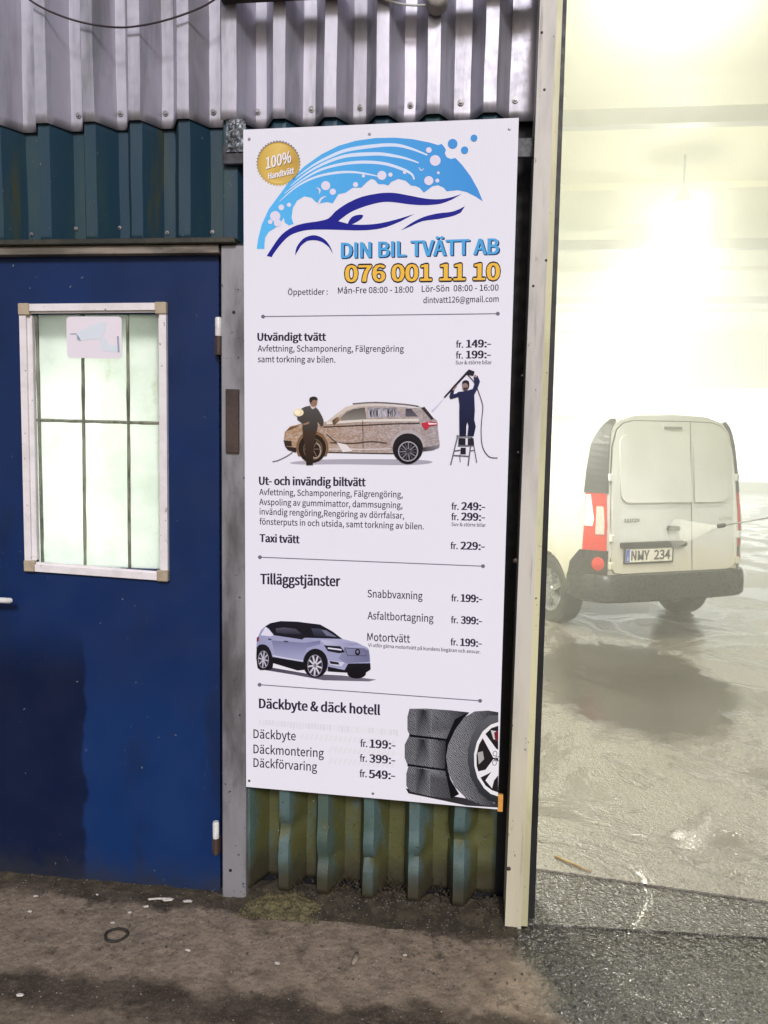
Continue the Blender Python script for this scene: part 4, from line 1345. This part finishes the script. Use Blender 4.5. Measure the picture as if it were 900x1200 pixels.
for x, y in ((292, 163), (433, 157), (597, 151), (579, 941), (437, 930), (292, 915)):
    q_ = at(x, y, YS - .0005)
    bm = bmesh.new(); add_lathe(bm, [(0, .003), (.0035, .0028), (.005, .0005), (.005, -.0005)], q_, (0, -1, 0), 12)
    obj('screw', bm, M['steel'], sign, smooth='auto')
a, b = at(583.5, 931, YS + .01), at(589, 951, YS + .01)
tag(obj('orange_tape', box((a.x, YS + .006, b.z), (b.x, YS + .02, a.z), .001), M['orange']), 'small orange tape end at the bottom right corner of the sign', 'tape')

# ------------------------------------------------------------------ cable and box at the top of the wall
bm = bmesh.new()
cp = [(22, -14), (35, 0), (60, 14), (95, 26), (135, 32), (165, 30), (200, 22), (235, 9), (256, -4), (266, -14)]
add_tube(bm, [at(x, y, -.03) for x, y in smooth_poly(cp, 4, closed=False)], .0034, 8)
tag(obj('cable', bm, M['cable'], smooth=True), 'thin dark cable drooping across the pale corrugated sheet', 'cable')
jb = tag(empty('junction_box', at(512, 4, -.02)), 'round grey junction box above the price sign', 'junction box')
c_ = at(512, 5, -.02)
bm = bmesh.new(); add_lathe(bm, [(0, .052), (.022, .051), (.031, .044), (.034, .03), (.036, .0)], c_, (0, -1, 0), 24)
obj('cover', bm, M['box_grey'], jb, smooth='auto')
bm = bmesh.new(); add_lathe(bm, [(0, .056), (.004, .0555), (.006, .05)], c_, (0, -1, 0), 10)
obj('screw', bm, M['steel'], jb, smooth='auto')
bm = bmesh.new(); add_tube(bm, [at(x, y, -.03) for x, y in smooth_poly([(430, -16), (445, -4), (460, 2), (480, 6), (500, 6)], 4, closed=False)], .0036, 8)
obj('lead', bm, M['white_plastic'], jb, smooth=True)

# ------------------------------------------------------------------ van
van = tag(empty('van', (1.825, 4.36, 0), R(26.5)), 'dirty white panel van parked in the wash hall, seen from behind', 'van')
VM = Matrix.LocRotScale(van.location, van.rotation_euler, Vector((.94, 1, 1)))
def vobj(name, bm, mat, parent=None, smooth=False):
    """van parts are given in the van's own frame: x right, y forward from the rear bumper, z up"""
    bm.transform(VM)
    return obj(name, bm, mat, parent or van, smooth=smooth)
ZS = [.36, .48, .62, .80, .95, 1.27, 1.50, 1.69, 1.84, 1.93, 1.98, 1.995]
WS = [.86, .905, .915, .918, .915, .895, .86, .81, .74, .64, .45, .0]
RS = [.74, .745, .745, .745, .745, .74, .73, .71, .675, .60, .42, .0]
def rake(z): return max(0, z - .95) * .13
def interp(z, T):
    for i in range(len(ZS) - 1):
        if z <= ZS[i + 1]:
            f = (z - ZS[i]) / (ZS[i + 1] - ZS[i]); return T[i] + (T[i + 1] - T[i]) * max(f, 0)
    return T[-1]
bm = bmesh.new()
rings = []
def ring(v, cap, wf, rear=0.0, rk=1.0):
    half = []
    for z, w, r in zip(ZS, WS, RS):
        zz = ZS[0] + (z - ZS[0]) * (cap - ZS[0]) / (ZS[-1] - ZS[0])
        half.append(((r * rear + w * (1 - rear)) * wf, v + (rake(z) * rk) + (1 - rear) * 0, zz))
    left = [(-x, y, z) for x, y, z in half[:-1]][::-1]
    pts = half + left
    return [bm.verts.new(q) for q in pts]
spec = [(.05, 1.975, 1, 1.0, 1), (.20, 1.995, 1, 0, 1), (.45, 1.995, 1, 0, .6), (1.2, 1.995, 1, 0, 0), (2.2, 1.995, 1, 0, 0), (2.9, 1.98, 1, 0, 0), (3.5, 1.24, 1, 0, 0), (3.95, 1.12, .98, 0, 0), (4.18, .96, .93, 0, 0), (4.27, .78, .86, 0, 0)]
for sp_ in spec: rings.append(ring(*sp_))
n = len(rings[0])
for i in range(len(rings) - 1):
    for k in range(n):
        bm.faces.new((rings[i][k], rings[i][(k + 1) % n], rings[i + 1][(k + 1) % n], rings[i + 1][k]))
bm.faces.new(rings[0]); bm.faces.new(rings[-1][::-1])
body = vobj('body', bm, M['van'], smooth='auto')
# wheel arches
bm = bmesh.new()
for v in (.80, 3.50):
    for s in (-1, 1):
        add_lathe(bm, [(0, -.16), (.365, -.16), (.365, .16), (0, .16)], (s * .86, v, .33), (1, 0, 0), 32)
bmesh.ops.recalc_face_normals(bm, faces=bm.faces)
cut = vobj('cutter', bm, M['van_black'])
mod = body.modifiers.new('b', 'BOOLEAN'); mod.object = cut; mod.operation = 'DIFFERENCE'; mod.solver = 'EXACT'
bpy.context.view_layer.update()
dg = bpy.context.evaluated_depsgraph_get()
me = bpy.data.meshes.new_from_object(body.evaluated_get(dg))
body.modifiers.clear(); body.data = me
bpy.data.objects.remove(cut)
me.set_sharp_from_angle(angle=R(40))

def vr(z): return .05 + rake(z)
def rear_prism(bm, pts, proud, deep=.01):
    add_prism(bm, [(u, vr(z) - proud, z) for u, z in pts], [(u, vr(z) + deep, z) for u, z in pts])
SEAM = .20
zb_t, zt_t = .585, 1.915
def door_outline(side):
    r = .05
    if side < 0:
        return [(SEAM - .006, zb_t), (SEAM - .006, zt_t), (-.45, zt_t - .005), (-.56, zt_t - .03), (-.635, zt_t - .09), (-.69, 1.68), (-.715, 1.45), (-.725, 1.1), (-.725, .70), (-.715, .63), (-.68, zb_t + .01), (-.6, zb_t)]
    return [(SEAM + .006, zb_t), (.6, zb_t), (.68, zb_t + .01), (.715, .63), (.725, .70), (.725, 1.1), (.715, 1.45), (.69, 1.68), (.635, zt_t - .09), (.56, zt_t - .03), (.45, zt_t - .005), (SEAM + .006, zt_t)]
def rr_(u0_, z0_, u1_, z1_, r, corners):
    out = []
    for (cx_, cz_, a0, on) in ((u1_ - r, z1_ - r, 0, corners[0]), (u0_ + r, z1_ - r, 90, corners[1]), (u0_ + r, z0_ + r, 180, corners[2]), (u1_ - r, z0_ + r, 270, corners[3])):
        if on:
            for i in range(6):
                a = R(a0 + 18 * i); out.append((cx_ + r * math.cos(a), cz_ + r * math.sin(a)))
        else:
            out.append((cx_ + (r if a0 in (0, 270) else -r), cz_ + (r if a0 in (0, 90) else -r)))
    return out
bm = bmesh.new()
ol = [(u * 1.014, zb_t - .008 if z < .6 else z + .006) for u, z in door_outline(-1)[1:]] + [(u * 1.014, zb_t - .008 if z < .6 else z + .006) for u, z in door_outline(1)[1:-1]]
ol = [(u * 1.014, z + (.007 if z > 1.2 else (-.007 if z < .62 else 0))) for u, z in door_outline(-1)[1:]] + [(u * 1.014, z + (.007 if z > 1.2 else (-.007 if z < .62 else 0))) for u, z in door_outline(1)[1:-1]]
rear_prism(bm, ol, .003)
vobj('door_seal', bm, M['van_trim'])
for s in (-1, 1):
    for z in (1.42, .90, .66):
        bm = bmesh.new(); add_box(bm, (s * .735 - .022, vr(z) - .034, z - .032), (s * .735 + .022, vr(z) + .004, z + .032), .006); vobj('hinge', bm, M['van'])
for side in (-1, 1):
    bm = bmesh.new()
    rear_prism(bm, door_outline(side), .012)
    d_ = vobj('rear_door', bm, M['van'])
    bm = bmesh.new()
    if side < 0: pts = rr_(-.62, 1.20, SEAM - .02, 1.79, .09, (0, 1, 1, 0))
    else: pts = rr_(SEAM + .02, 1.20, .62, 1.79, .09, (1, 0, 0, 1))
    rear_prism(bm, pts, .0185, -.005)
    vobj('window_blank', bm, M['van'], d_)
bm = bmesh.new(); rear_prism(bm, rr_(-.10, .950, .02, .992, .018, (1, 1, 1, 1)), .030); vobj('door_handle', bm, M['van_trim'])
bm = bmesh.new(); rear_prism(bm, rr_(-.63, .810, .10, .858, .02, (1, 1, 1, 1)), .040); vobj('light_bar', bm, M['van_trim'])
bm = bmesh.new(); rear_prism(bm, rr_(-.11, 1.845, .09, 1.868, .008, (1, 1, 1, 1)), .022); vobj('brake_light', bm, M['badge'])
# number plate
pz0, pz1, pu0, pu1 = .685, .800, -.585, -.055
bm = bmesh.new(); add_box(bm, (pu0, vr(.7) - .026, pz0), (pu1, vr(.7) - .011, pz1), .003)
npl = vobj('number_plate', bm, M['plate'])
bm = bmesh.new(); add_box(bm, (pu0 + .004, vr(.7) - .0275, pz0 + .004), (pu0 + .045, vr(.7) - .0255, pz1 - .004)); vobj('blue_band', bm, M['plate_blue'], npl)
bm = bmesh.new()
for a, b in (((pu0 - .008, pz0 - .014), (pu1 + .008, pz0 - .0005)), ((pu0 - .008, pz0), (pu0 - .0005, pz1 + .004)), ((pu1 + .0005, pz0), (pu1 + .008, pz1 + .004))):
    add_box(bm, (a[0], vr(.7) - .029, a[1]), (b[0], vr(.7) - .0115, b[1]))
vobj('holder', bm, M['van_black'], npl)
def vtext(name, txt, u, z, width, h, y, mat, parent, bold=.0, depth=.0008):
    cu = text_curve(txt, bold)
    ob = bpy.data.objects.new('t', cu); COL.objects.link(ob)
    dg = bpy.context.evaluated_depsgraph_get(); me = ob.evaluated_get(dg).to_mesh()
    xs = [v.co.x for v in me.vertices]; xa, xb = min(xs), max(xs)
    bm = bmesh.new(); vs = [bm.verts.new((u + (v.co.x - xa) * width / (xb - xa), y, z + v.co.y * h / Print.capheight())) for v in me.vertices]
    for p_ in me.polygons:
        try: bm.faces.new([vs[i] for i in p_.vertices])
        except ValueError: pass
    ob.evaluated_get(dg).to_mesh_clear(); bpy.data.objects.remove(ob); bpy.data.curves.remove(cu)
    return vobj(name, bm, mat, parent)
vtext('lettering', 'NMY', pu0 + .062, pz0 + .02, .205, .078, vr(.7) - .0275, M['plate_ink'], npl, .012)
vtext('lettering', '234', pu0 + .315, pz0 + .02, .190, .078, vr(.7) - .0275, M['plate_ink'], npl, .012)
vtext('lettering', 'S', pu0 + .015, pz0 + .018, .018, .026, vr(.7) - .0285, M['plate'], npl, .02)
bm = bmesh.new()
for k in range(12):
    a = R(30 * k); add_box(bm, (pu0 + .0245 + .012 * math.cos(a) - .0014, vr(.7) - .0282, pz0 + .076 + .012 * math.sin(a) - .0014), (pu0 + .0245 + .012 * math.cos(a) + .0014, vr(.7) - .0276, pz0 + .076 + .012 * math.sin(a) + .0014))
vobj('star_ring', bm, M['orange'], npl)
vtext('lettering', '111CDI', -.60, 1.035, .17, .028, vr(1.04) - .0135, M['badge'], van, .02)
vtext('lettering', 'CITAN', .50, 1.035, .15, .028, vr(1.04) - .0135, M['badge'], van, .0)
# corner strip helpers: points along the chamfer between rear face and side
def corner(s, f, z, out):
    u0_, w0 = interp(z, RS), interp(z, WS)
    u = u0_ + (w0 - u0_) * f
    v = .05 + .15 * f + rake(z)
    # push out along the chamfer's normal
    return (s * (u + out * .75), v - out * .66, z + out * .8 * min(1, max(0, (z - 1.55) / .3)))
def corner_patch(bm, s, quads, out, nz=10, zin=.02):
    """quads: (z, f0, f1) rows from low to high"""
    for (za, a0, a1), (zb2, b0, b1) in zip(quads, quads[1:]):
        A = [corner(s, a0, za, out), corner(s, a1, za, out), corner(s, b1, zb2, out), corner(s, b0, zb2, out)]
        B = [corner(s, a0, za, -zin), corner(s, a1, za, -zin), corner(s, b1, zb2, -zin), corner(s, b0, zb2, -zin)]
        add_prism(bm, A, B)
for s in (-1, 1):
    rows_ = [(1.285 + .62 * i / 12, .02 + .10 * max(0, i - 8) / 4, 1.02 - .04 * (i / 12) - .50 * max(0, (i - 8) / 4) ** 1.5) for i in range(13)]
    bm = bmesh.new(); corner_patch(bm, s, rows_, .026)
    vobj('pillar_trim', bm, M['van_trim'])
    bm = bmesh.new(); corner_patch(bm, s, [(.79, .10, 1.02), (1.0, .10, 1.0), (1.28, .10, .94)], .022)
    tl = vobj('tail_light', bm, M['red'])
    bm = bmesh.new(); corner_patch(bm, s, [(.93, .20, .55), (1.05, .18, .52), (1.17, .22, .50)], .027, zin=-.0225)
    vobj('clear_lens', bm, M['clear'], tl)
    bm = bmesh.new(); corner_patch(bm, s, [(1.0, .66, .97), (1.06, .60, .97), (1.27, .74, .91)], .026, zin=-.0225)
    vobj('white_lens', bm, M['white_lens'], tl)
# bumper wraps round the rear corners up to the wheel arches
path = [(-.925, .42), (-.93, .24), (-.90, .13), (-.82, .035), (-.68, -.005), (-.4, -.025), (0, -.03), (.4, -.025), (.68, -.005), (.82, .035), (.90, .13), (.93, .24), (.925, .42)]
path = smooth_poly(path, 3, closed=False)
bm = bmesh.new()
prof = [(.015, .335), (-.012, .36), (-.012, .46), (-.004, .54), (.012, .575), (.075, .582), (.075, .335)]
rings = []
for i, (u, v) in enumerate(path):
    a, b = path[max(i - 1, 0)], path[min(i + 1, len(path) - 1)]
    dx, dy = b[0] - a[0], b[1] - a[1]; l = math.hypot(dx, dy); nx_, ny_ = -dy / l, dx / l
    rings.append([bm.verts.new((u + nx_ * d, v + ny_ * d, z)) for d, z in prof])
for i in range(len(rings) - 1):
    for k in range(len(prof)):
        k2 = (k + 1) % len(prof); bm.faces.new((rings[i][k], rings[i][k2], rings[i + 1][k2], rings[i + 1][k]))
bm.faces.new(rings[0][::-1]); bm.faces.new(rings[-1])
bp = vobj('bumper', bm, M['van_black'], smooth='auto')
for s in (-1, 1):
    # dark corner above the bumper and round reflector
    bm = bmesh.new(); corner_patch(bm, s, [(.56, .03, 1.6), (.68, .03, 1.5), (.788, .03, 1.14)], .016)
    cc_ = vobj('corner_cladding', bm, M['van_black'])
    bm = bmesh.new(); add_lathe(bm, [(0, .012), (.045, .010), (.062, 0), (.062, -.02)], corner(s, .42, .67, .016), (s * .75, -.66, 0), 24)
    vobj('reflector', bm, M['red'], cc_, smooth='auto')
    # side sill cladding and door windows
    for v0, v1 in ((1.19, 3.11),):
        bm = bmesh.new(); add_box(bm, (s * .925 - .02, v0, .37), (s * .925 + .02, v1, .55), .01); vobj('sill_cladding', bm, M['van_black'])
    bm = bmesh.new()
    add_prism(bm, [(s * (interp(z, WS) + .004), v, z) for v, z in ((2.15, 1.16), (3.15, 1.16), (2.86, 1.52), (2.72, 1.66), (2.15, 1.66))], [(s * (interp(z, WS) - .02), v, z) for v, z in ((2.15, 1.16), (3.15, 1.16), (2.86, 1.52), (2.72, 1.66), (2.15, 1.66))])
    vobj('side_window', bm, M['glass'])
    bm = bmesh.new(); add_box(bm, (s * 1.0 - .09, 3.0, 1.12), (s * 1.0 + .09, 3.09, 1.36), .03, 2); vobj('mirror', bm, M['van_black'], smooth='auto')
    bm = bmesh.new(); add_box(bm, (s * .66 - .15, 4.02, .74), (s * .66 + .15, 4.24, .95), .03, 2); vobj('headlight', bm, M['white_lens'], smooth='auto')
bm = bmesh.new()
add_prism(bm, [(-.72, 3.46, 1.30), (.72, 3.46, 1.30), (.62, 2.97, 1.92), (-.62, 2.97, 1.92)], [(-.72, 3.42, 1.27), (.72, 3.42, 1.27), (.62, 2.93, 1.89), (-.62, 2.93, 1.89)])
vobj('windscreen', bm, M['glass'])
# fuel flap line on the left flank
bm = bmesh.new(); add_box(bm, (-.923, 1.04, .92), (-.9, 1.22, 1.12), .004); vobj('fuel_flap', bm, M['van'])
# wheels
def wheel(u, v):
    s = 1 if u > 0 else -1
    w = empty('wheel', VM @ Vector((u, v, .318))); w.parent = van; w.location = (u * .94, v, .318)
    C0 = (u, v, .318)
    bm = bmesh.new()
    add_lathe(bm, [(.205, -.095), (.285, -.108), (.312, -.09), (.318, -.05), (.318, .05), (.312, .09), (.285, .108), (.205, .095)], C0, (1, 0, 0), 40, closed=True)
    vobj('tyre', bm, M['tyre'], w, smooth='auto')
    bm = bmesh.new()
    add_lathe(bm, [(.206, -.09), (.206, .09), (.19, .07), (.17, .02), (0, .02), (0, -.02), (.17, -.02), (.19, -.07)], C0, (1, 0, 0), 32, closed=True)
    for k in range(5):
        a = R(72 * k + 10)
        d = Vector((0, math.cos(a), math.sin(a))); t_ = Vector((0, -math.sin(a), math.cos(a))); O = Vector(C0) + Vector((s * .075, 0, 0))
        add_prism(bm, [O + t_ * .035, O + d * .19 + t_ * .024, O + d * .19 - t_ * .024, O - t_ * .035], [q + Vector((-s * .05, 0, 0)) for q in (O + t_ * .035, O + d * .19 + t_ * .024, O + d * .19 - t_ * .024, O - t_ * .035)])
    add_lathe(bm, [(0, .09), (.03, .088), (.045, .07), (.045, .03), (0, .03)], C0, (s, 0, 0), 20)
    vobj('rim', bm, M['rim'], w, smooth='auto')
for u in (-.77, .77):
    for v in (.80, 3.50): wheel(u, v)
bm = bmesh.new(); add_box(bm, (-.70, .45, .30), (.70, 3.9, .40), .01); vobj('underbody', bm, M['van_black'])

# ------------------------------------------------------------------ spray lance and its water
nz_ = at(846, 616, 3.55)
end = at(1010, 588, 3.35)
ln = tag(empty('spray_lance', nz_), 'thin pressure washer lance reaching in from the right towards the van', 'spray lance')
bm = bmesh.new(); add_tube(bm, [nz_, end], .0065, 8); obj('pipe', bm, M['steel'], ln, smooth=True)
bm = bmesh.new(); dd = (end - nz_).normalized(); add_tube(bm, [nz_ - dd * .035, nz_ - dd * .03, nz_ + dd * .015, nz_ + dd * .03], [.010, .017, .017, .009], 12); obj('nozzle', bm, M['rubber'], ln, smooth='auto')
bm = bmesh.new(); add_tube(bm, [end - dd * .05, end + dd * .35], .02, 10); add_tube(bm, [end + dd * .3, end + dd * .36 + Vector((0, 0, -.16))], .018, 10); obj('grip', bm, M['rubber'], ln, smooth='auto')
bm = bmesh.new()
tgt = VM @ Vector((-.02, .02, .93))
dv_ = (tgt - nz_)
sidev = dv_.cross(Vector((0, 0, 1))).normalized(); upv = Vector((0, 0, 1))
rings = []
for i in range(9):
    f = i / 8
    O = nz_ - dd * .03 + dv_ * f * .97
    rings.append([bm.verts.new(O + (sidev * math.cos(a) * .05 + upv * math.sin(a) * .13) * (f + .03)) for a in [2 * math.pi * k / 20 for k in range(20)]])
for A, B in zip(rings, rings[1:]):
    for k in range(20): bm.faces.new((A[k], A[(k + 1) % 20], B[(k + 1) % 20], B[k]))
tag(obj('water_spray', bm, M['spray'], smooth=True), 'fan of water spraying from the lance onto the van door', 'water spray', kind='stuff')

# ------------------------------------------------------------------ dirt, moss, litter at the foot of the wall
bm = bmesh.new()
nx, ny = 220, 12
x_a, x_b = -2.3, .20
g = []
for i in range(nx + 1):
    x = x_a + (x_b - x_a) * i / nx
    row = []
    for j in range(ny + 1):
        f = j / ny
        wid = .085 + .04 * noise.noise(Vector((x * 3, 1, 1))) + (.05 if x > -.85 else 0)
        y = .075 - f * (wid + .075) if x > -.80 else .02 - f * (wid * .8)
        h = (.022 if x > -.80 else .012) * (1 - f) ** 1.4 * (1 + .9 * noise.noise(Vector((x * 11, f * 3, 4)))) + .006 * noise.noise(Vector((x * 40, f * 9, 2))) * (1 - f)
        row.append(bm.verts.new((x, y, max(h, 0) + .002 - .004 * f)))
    g.append(row)
for i in range(nx):
    for j in range(ny): bm.faces.new((g[i][j], g[i + 1][j], g[i + 1][j + 1], g[i][j + 1]))
tag(obj('dirt', bm, M['dirt'], smooth=True), 'damp dirt drifted along the foot of the corrugated wall and door', 'dirt', kind='stuff')
bm = bmesh.new()
def chip(bm, p, s, flat=.5):
    r = bmesh.ops.create_icosphere(bm, subdivisions=1, radius=s)
    M_ = Matrix.Rotation(random.uniform(0, 6.28), 3, 'Z')
    sx, sy = random.uniform(.7, 1.4), random.uniform(.6, 1.1)
    for v in r['verts']:
        c = v.co.copy(); c.x *= sx * random.uniform(.8, 1.2); c.y *= sy * random.uniform(.8, 1.2); c.z *= flat
        v.co = M_ @ c + Vector(p)
for i in range(950):
    f = random.random() ** 2
    x = random.uniform(-1.85, .22) if i % 2 else random.uniform(-.75, .2)
    y = .03 - f * random.uniform(.1, .6)
    chip(bm, (x, y, .004 + (.018 * (1 - min(1, (.05 - y) / .12)) if y > -.05 else 0)), random.uniform(.0015, .0055))
tag(obj('gravel', bm, worn('grit_stone', (.14, .12, .10), (.06, .05, .04), .8, 0, 60, None, .3, (.3, .28, .24))), 'loose grit and small stones scattered below the wall', 'gravel', kind='stuff')
# moss clump by the steel post
bm = bmesh.new()
mc = gr(330, 1066)
r = bmesh.ops.create_grid(bm, x_segments=90, y_segments=60, size=1)
for v in r['verts']:
    x, y = v.co.x, v.co.y
    d = min(1, math.hypot(x, y) * (1 + .25 * noise.noise(Vector((x * 2, y * 2, 7)))))
    h = (1 - d ** 2) * .026 * (1 + .8 * noise.noise(Vector((x * 6, y * 6, 3)))) + .012 * noise.noise(Vector((x * 22, y * 22, 3))) + .008 * noise.noise(Vector((x * 48, y * 48, 5)))
    v.co = Vector((mc.x + x * .15, mc.y + .02 + y * .085, max(h, -.01)))
tag(obj('moss_clump', bm, M['moss'], smooth=True), 'yellowish dry moss clump at the foot of the steel post', 'moss')
# dead stems in the troughs
bm = bmesh.new()
for px in (352, 405, 462, 470, 515, 560, 402, 408, 455):
    p = gr(px + random.uniform(-5, 5), 1050)
    for k in range(6):
        b_ = Vector((p.x + random.uniform(-.03, .03), p.y + random.uniform(-.02, .02), .01))
        add_tube(bm, [b_, b_ + Vector((random.uniform(-.02, .02), -.01, .03)), b_ + Vector((random.uniform(-.05, .05), -.02 * random.random(), random.uniform(.04, .10)))], [.0016, .0013, .0006], 5)
for i in range(420):
    x = random.uniform(-.72, .16)
    y = .07 - abs(random.gauss(0, .05))
    z = .012 + max(0, y + .03) * .25 + random.uniform(0, .012)
    sz = random.uniform(.003, .010)
    a = random.uniform(0, 6.3)
    q = [Vector((x + sz * math.cos(a + k * 1.57) * random.uniform(.5, 1.2), y + sz * math.sin(a + k * 1.57) * .6, z + random.uniform(-.005, .006))) for k in range(4)]
    vq = [bm.verts.new(v) for v in q]
    bm.faces.new(vq[:3]); bm.faces.new((vq[0], vq[2], vq[3]))
tag(obj('dead_weeds', bm, M['leaf']), 'withered weeds stuck in the troughs of the mossy sheet', 'weeds', kind='stuff')
# litter: separate scraps
labs = ['tiny white scrap near the left edge below the navy door', 'pale stone chip below the door, just under the white scrap at far left', 'small white chip close under the middle of the door', 'long white plastic spoon scrap at the foot of the door', 'narrow white scrap between the spoon scrap and the steel post', 'faint flat scrap just left of the long white spoon scrap', 'white pebble on the brown asphalt at the lower left', 'single white scrap out on the asphalt right of the rubber ring', 'dull scrap just above and right of the rubber ring', 'small pale scrap directly above the rubber ring', 'lone white chip on the asphalt below the middle of the mossy sheet', 'pair of pale crumbs on the asphalt below the moss clump']
for (px, py, s, el), lb in zip(((42, 1052, .010, 1.3), (35, 1070, .011, 1), (114, 1050, .007, 1), (197, 1056, .016, 1.8), (220, 1058, .012, 2.0), (171, 1064, .009, 1.6), (24, 1168, .011, 1.3), (220, 1115, .009, 1.7), (152, 1071, .008, 1.2), (132, 1083, .007, 1.4), (474, 1121, .008, 1.1), (325, 1131, .009, 1.3)), labs):
    p = gr(px, py)
    bm = bmesh.new()
    r = bmesh.ops.create_icosphere(bm, subdivisions=1, radius=s)
    a = random.uniform(-.5, .5)
    for v in r['verts']:
        c = v.co.copy(); k = random.uniform(.6, 1.25)
        c = Vector((c.x * el * k, c.y * .8 * k, c.z * .28))
        v.co = Matrix.Rotation(a, 3, 'Z') @ c + Vector((p.x, p.y, s * .28 + .004))
    if px == 197:
        add_tube(bm, [(p.x - .07, p.y - .012, .008), (p.x - .035, p.y - .003, .009), (p.x - .01, p.y, .008)], [.004, .0035, .005], 8)
    tag(obj('litter_scrap', bm, M['litter']), lb, 'litter', 'pale litter scraps on the ground')
# rubber ring
p = gr(136, 1097)
bm = bmesh.new()
add_tube(bm, [(p.x + .037 * math.cos(a) * (1 + .06 * math.sin(3 * a)), p.y + .034 * math.sin(a), .0035) for a in [2 * math.pi * k / 40 for k in range(41)]], .005, 8)
tag(obj('rubber_ring', bm, worn('dusty_rubber', (.020, .017, .013), (.045, .037, .028), .8, 0, 60, None, .3), smooth=True), 'black rubber ring lying on the asphalt before the door', 'ring')
# crushed cigarette end
p = gr(417, 1125); q = gr(413, 1131)
bm = bmesh.new()
add_tube(bm, [gr(419, 1117, .008), gr(417, 1123, .009), gr(413, 1130, .007)], [.006, .0075, .006], 8)
for v in bm.verts: v.co += Vector((noise.noise(v.co * 90) * .003, noise.noise(v.co * 90 + Vector((5, 0, 0))) * .003, 0))
tag(obj('cigarette_end', bm, M['butt'], smooth=True), 'crushed paper cigarette end on the asphalt below the mossy sheet', 'cigarette end')
# stick in the gate
bm = bmesh.new()
add_tube(bm, [gr(650, 1003, .022), gr(664, 1009, .024), gr(680, 1016, .022), gr(693, 1022, .02)], [.005, .0055, .005, .003], 7)
tag(obj('stick', bm, M['twig'], smooth=True), 'thin pale stick lying on the wet floor beside the gate post', 'stick')
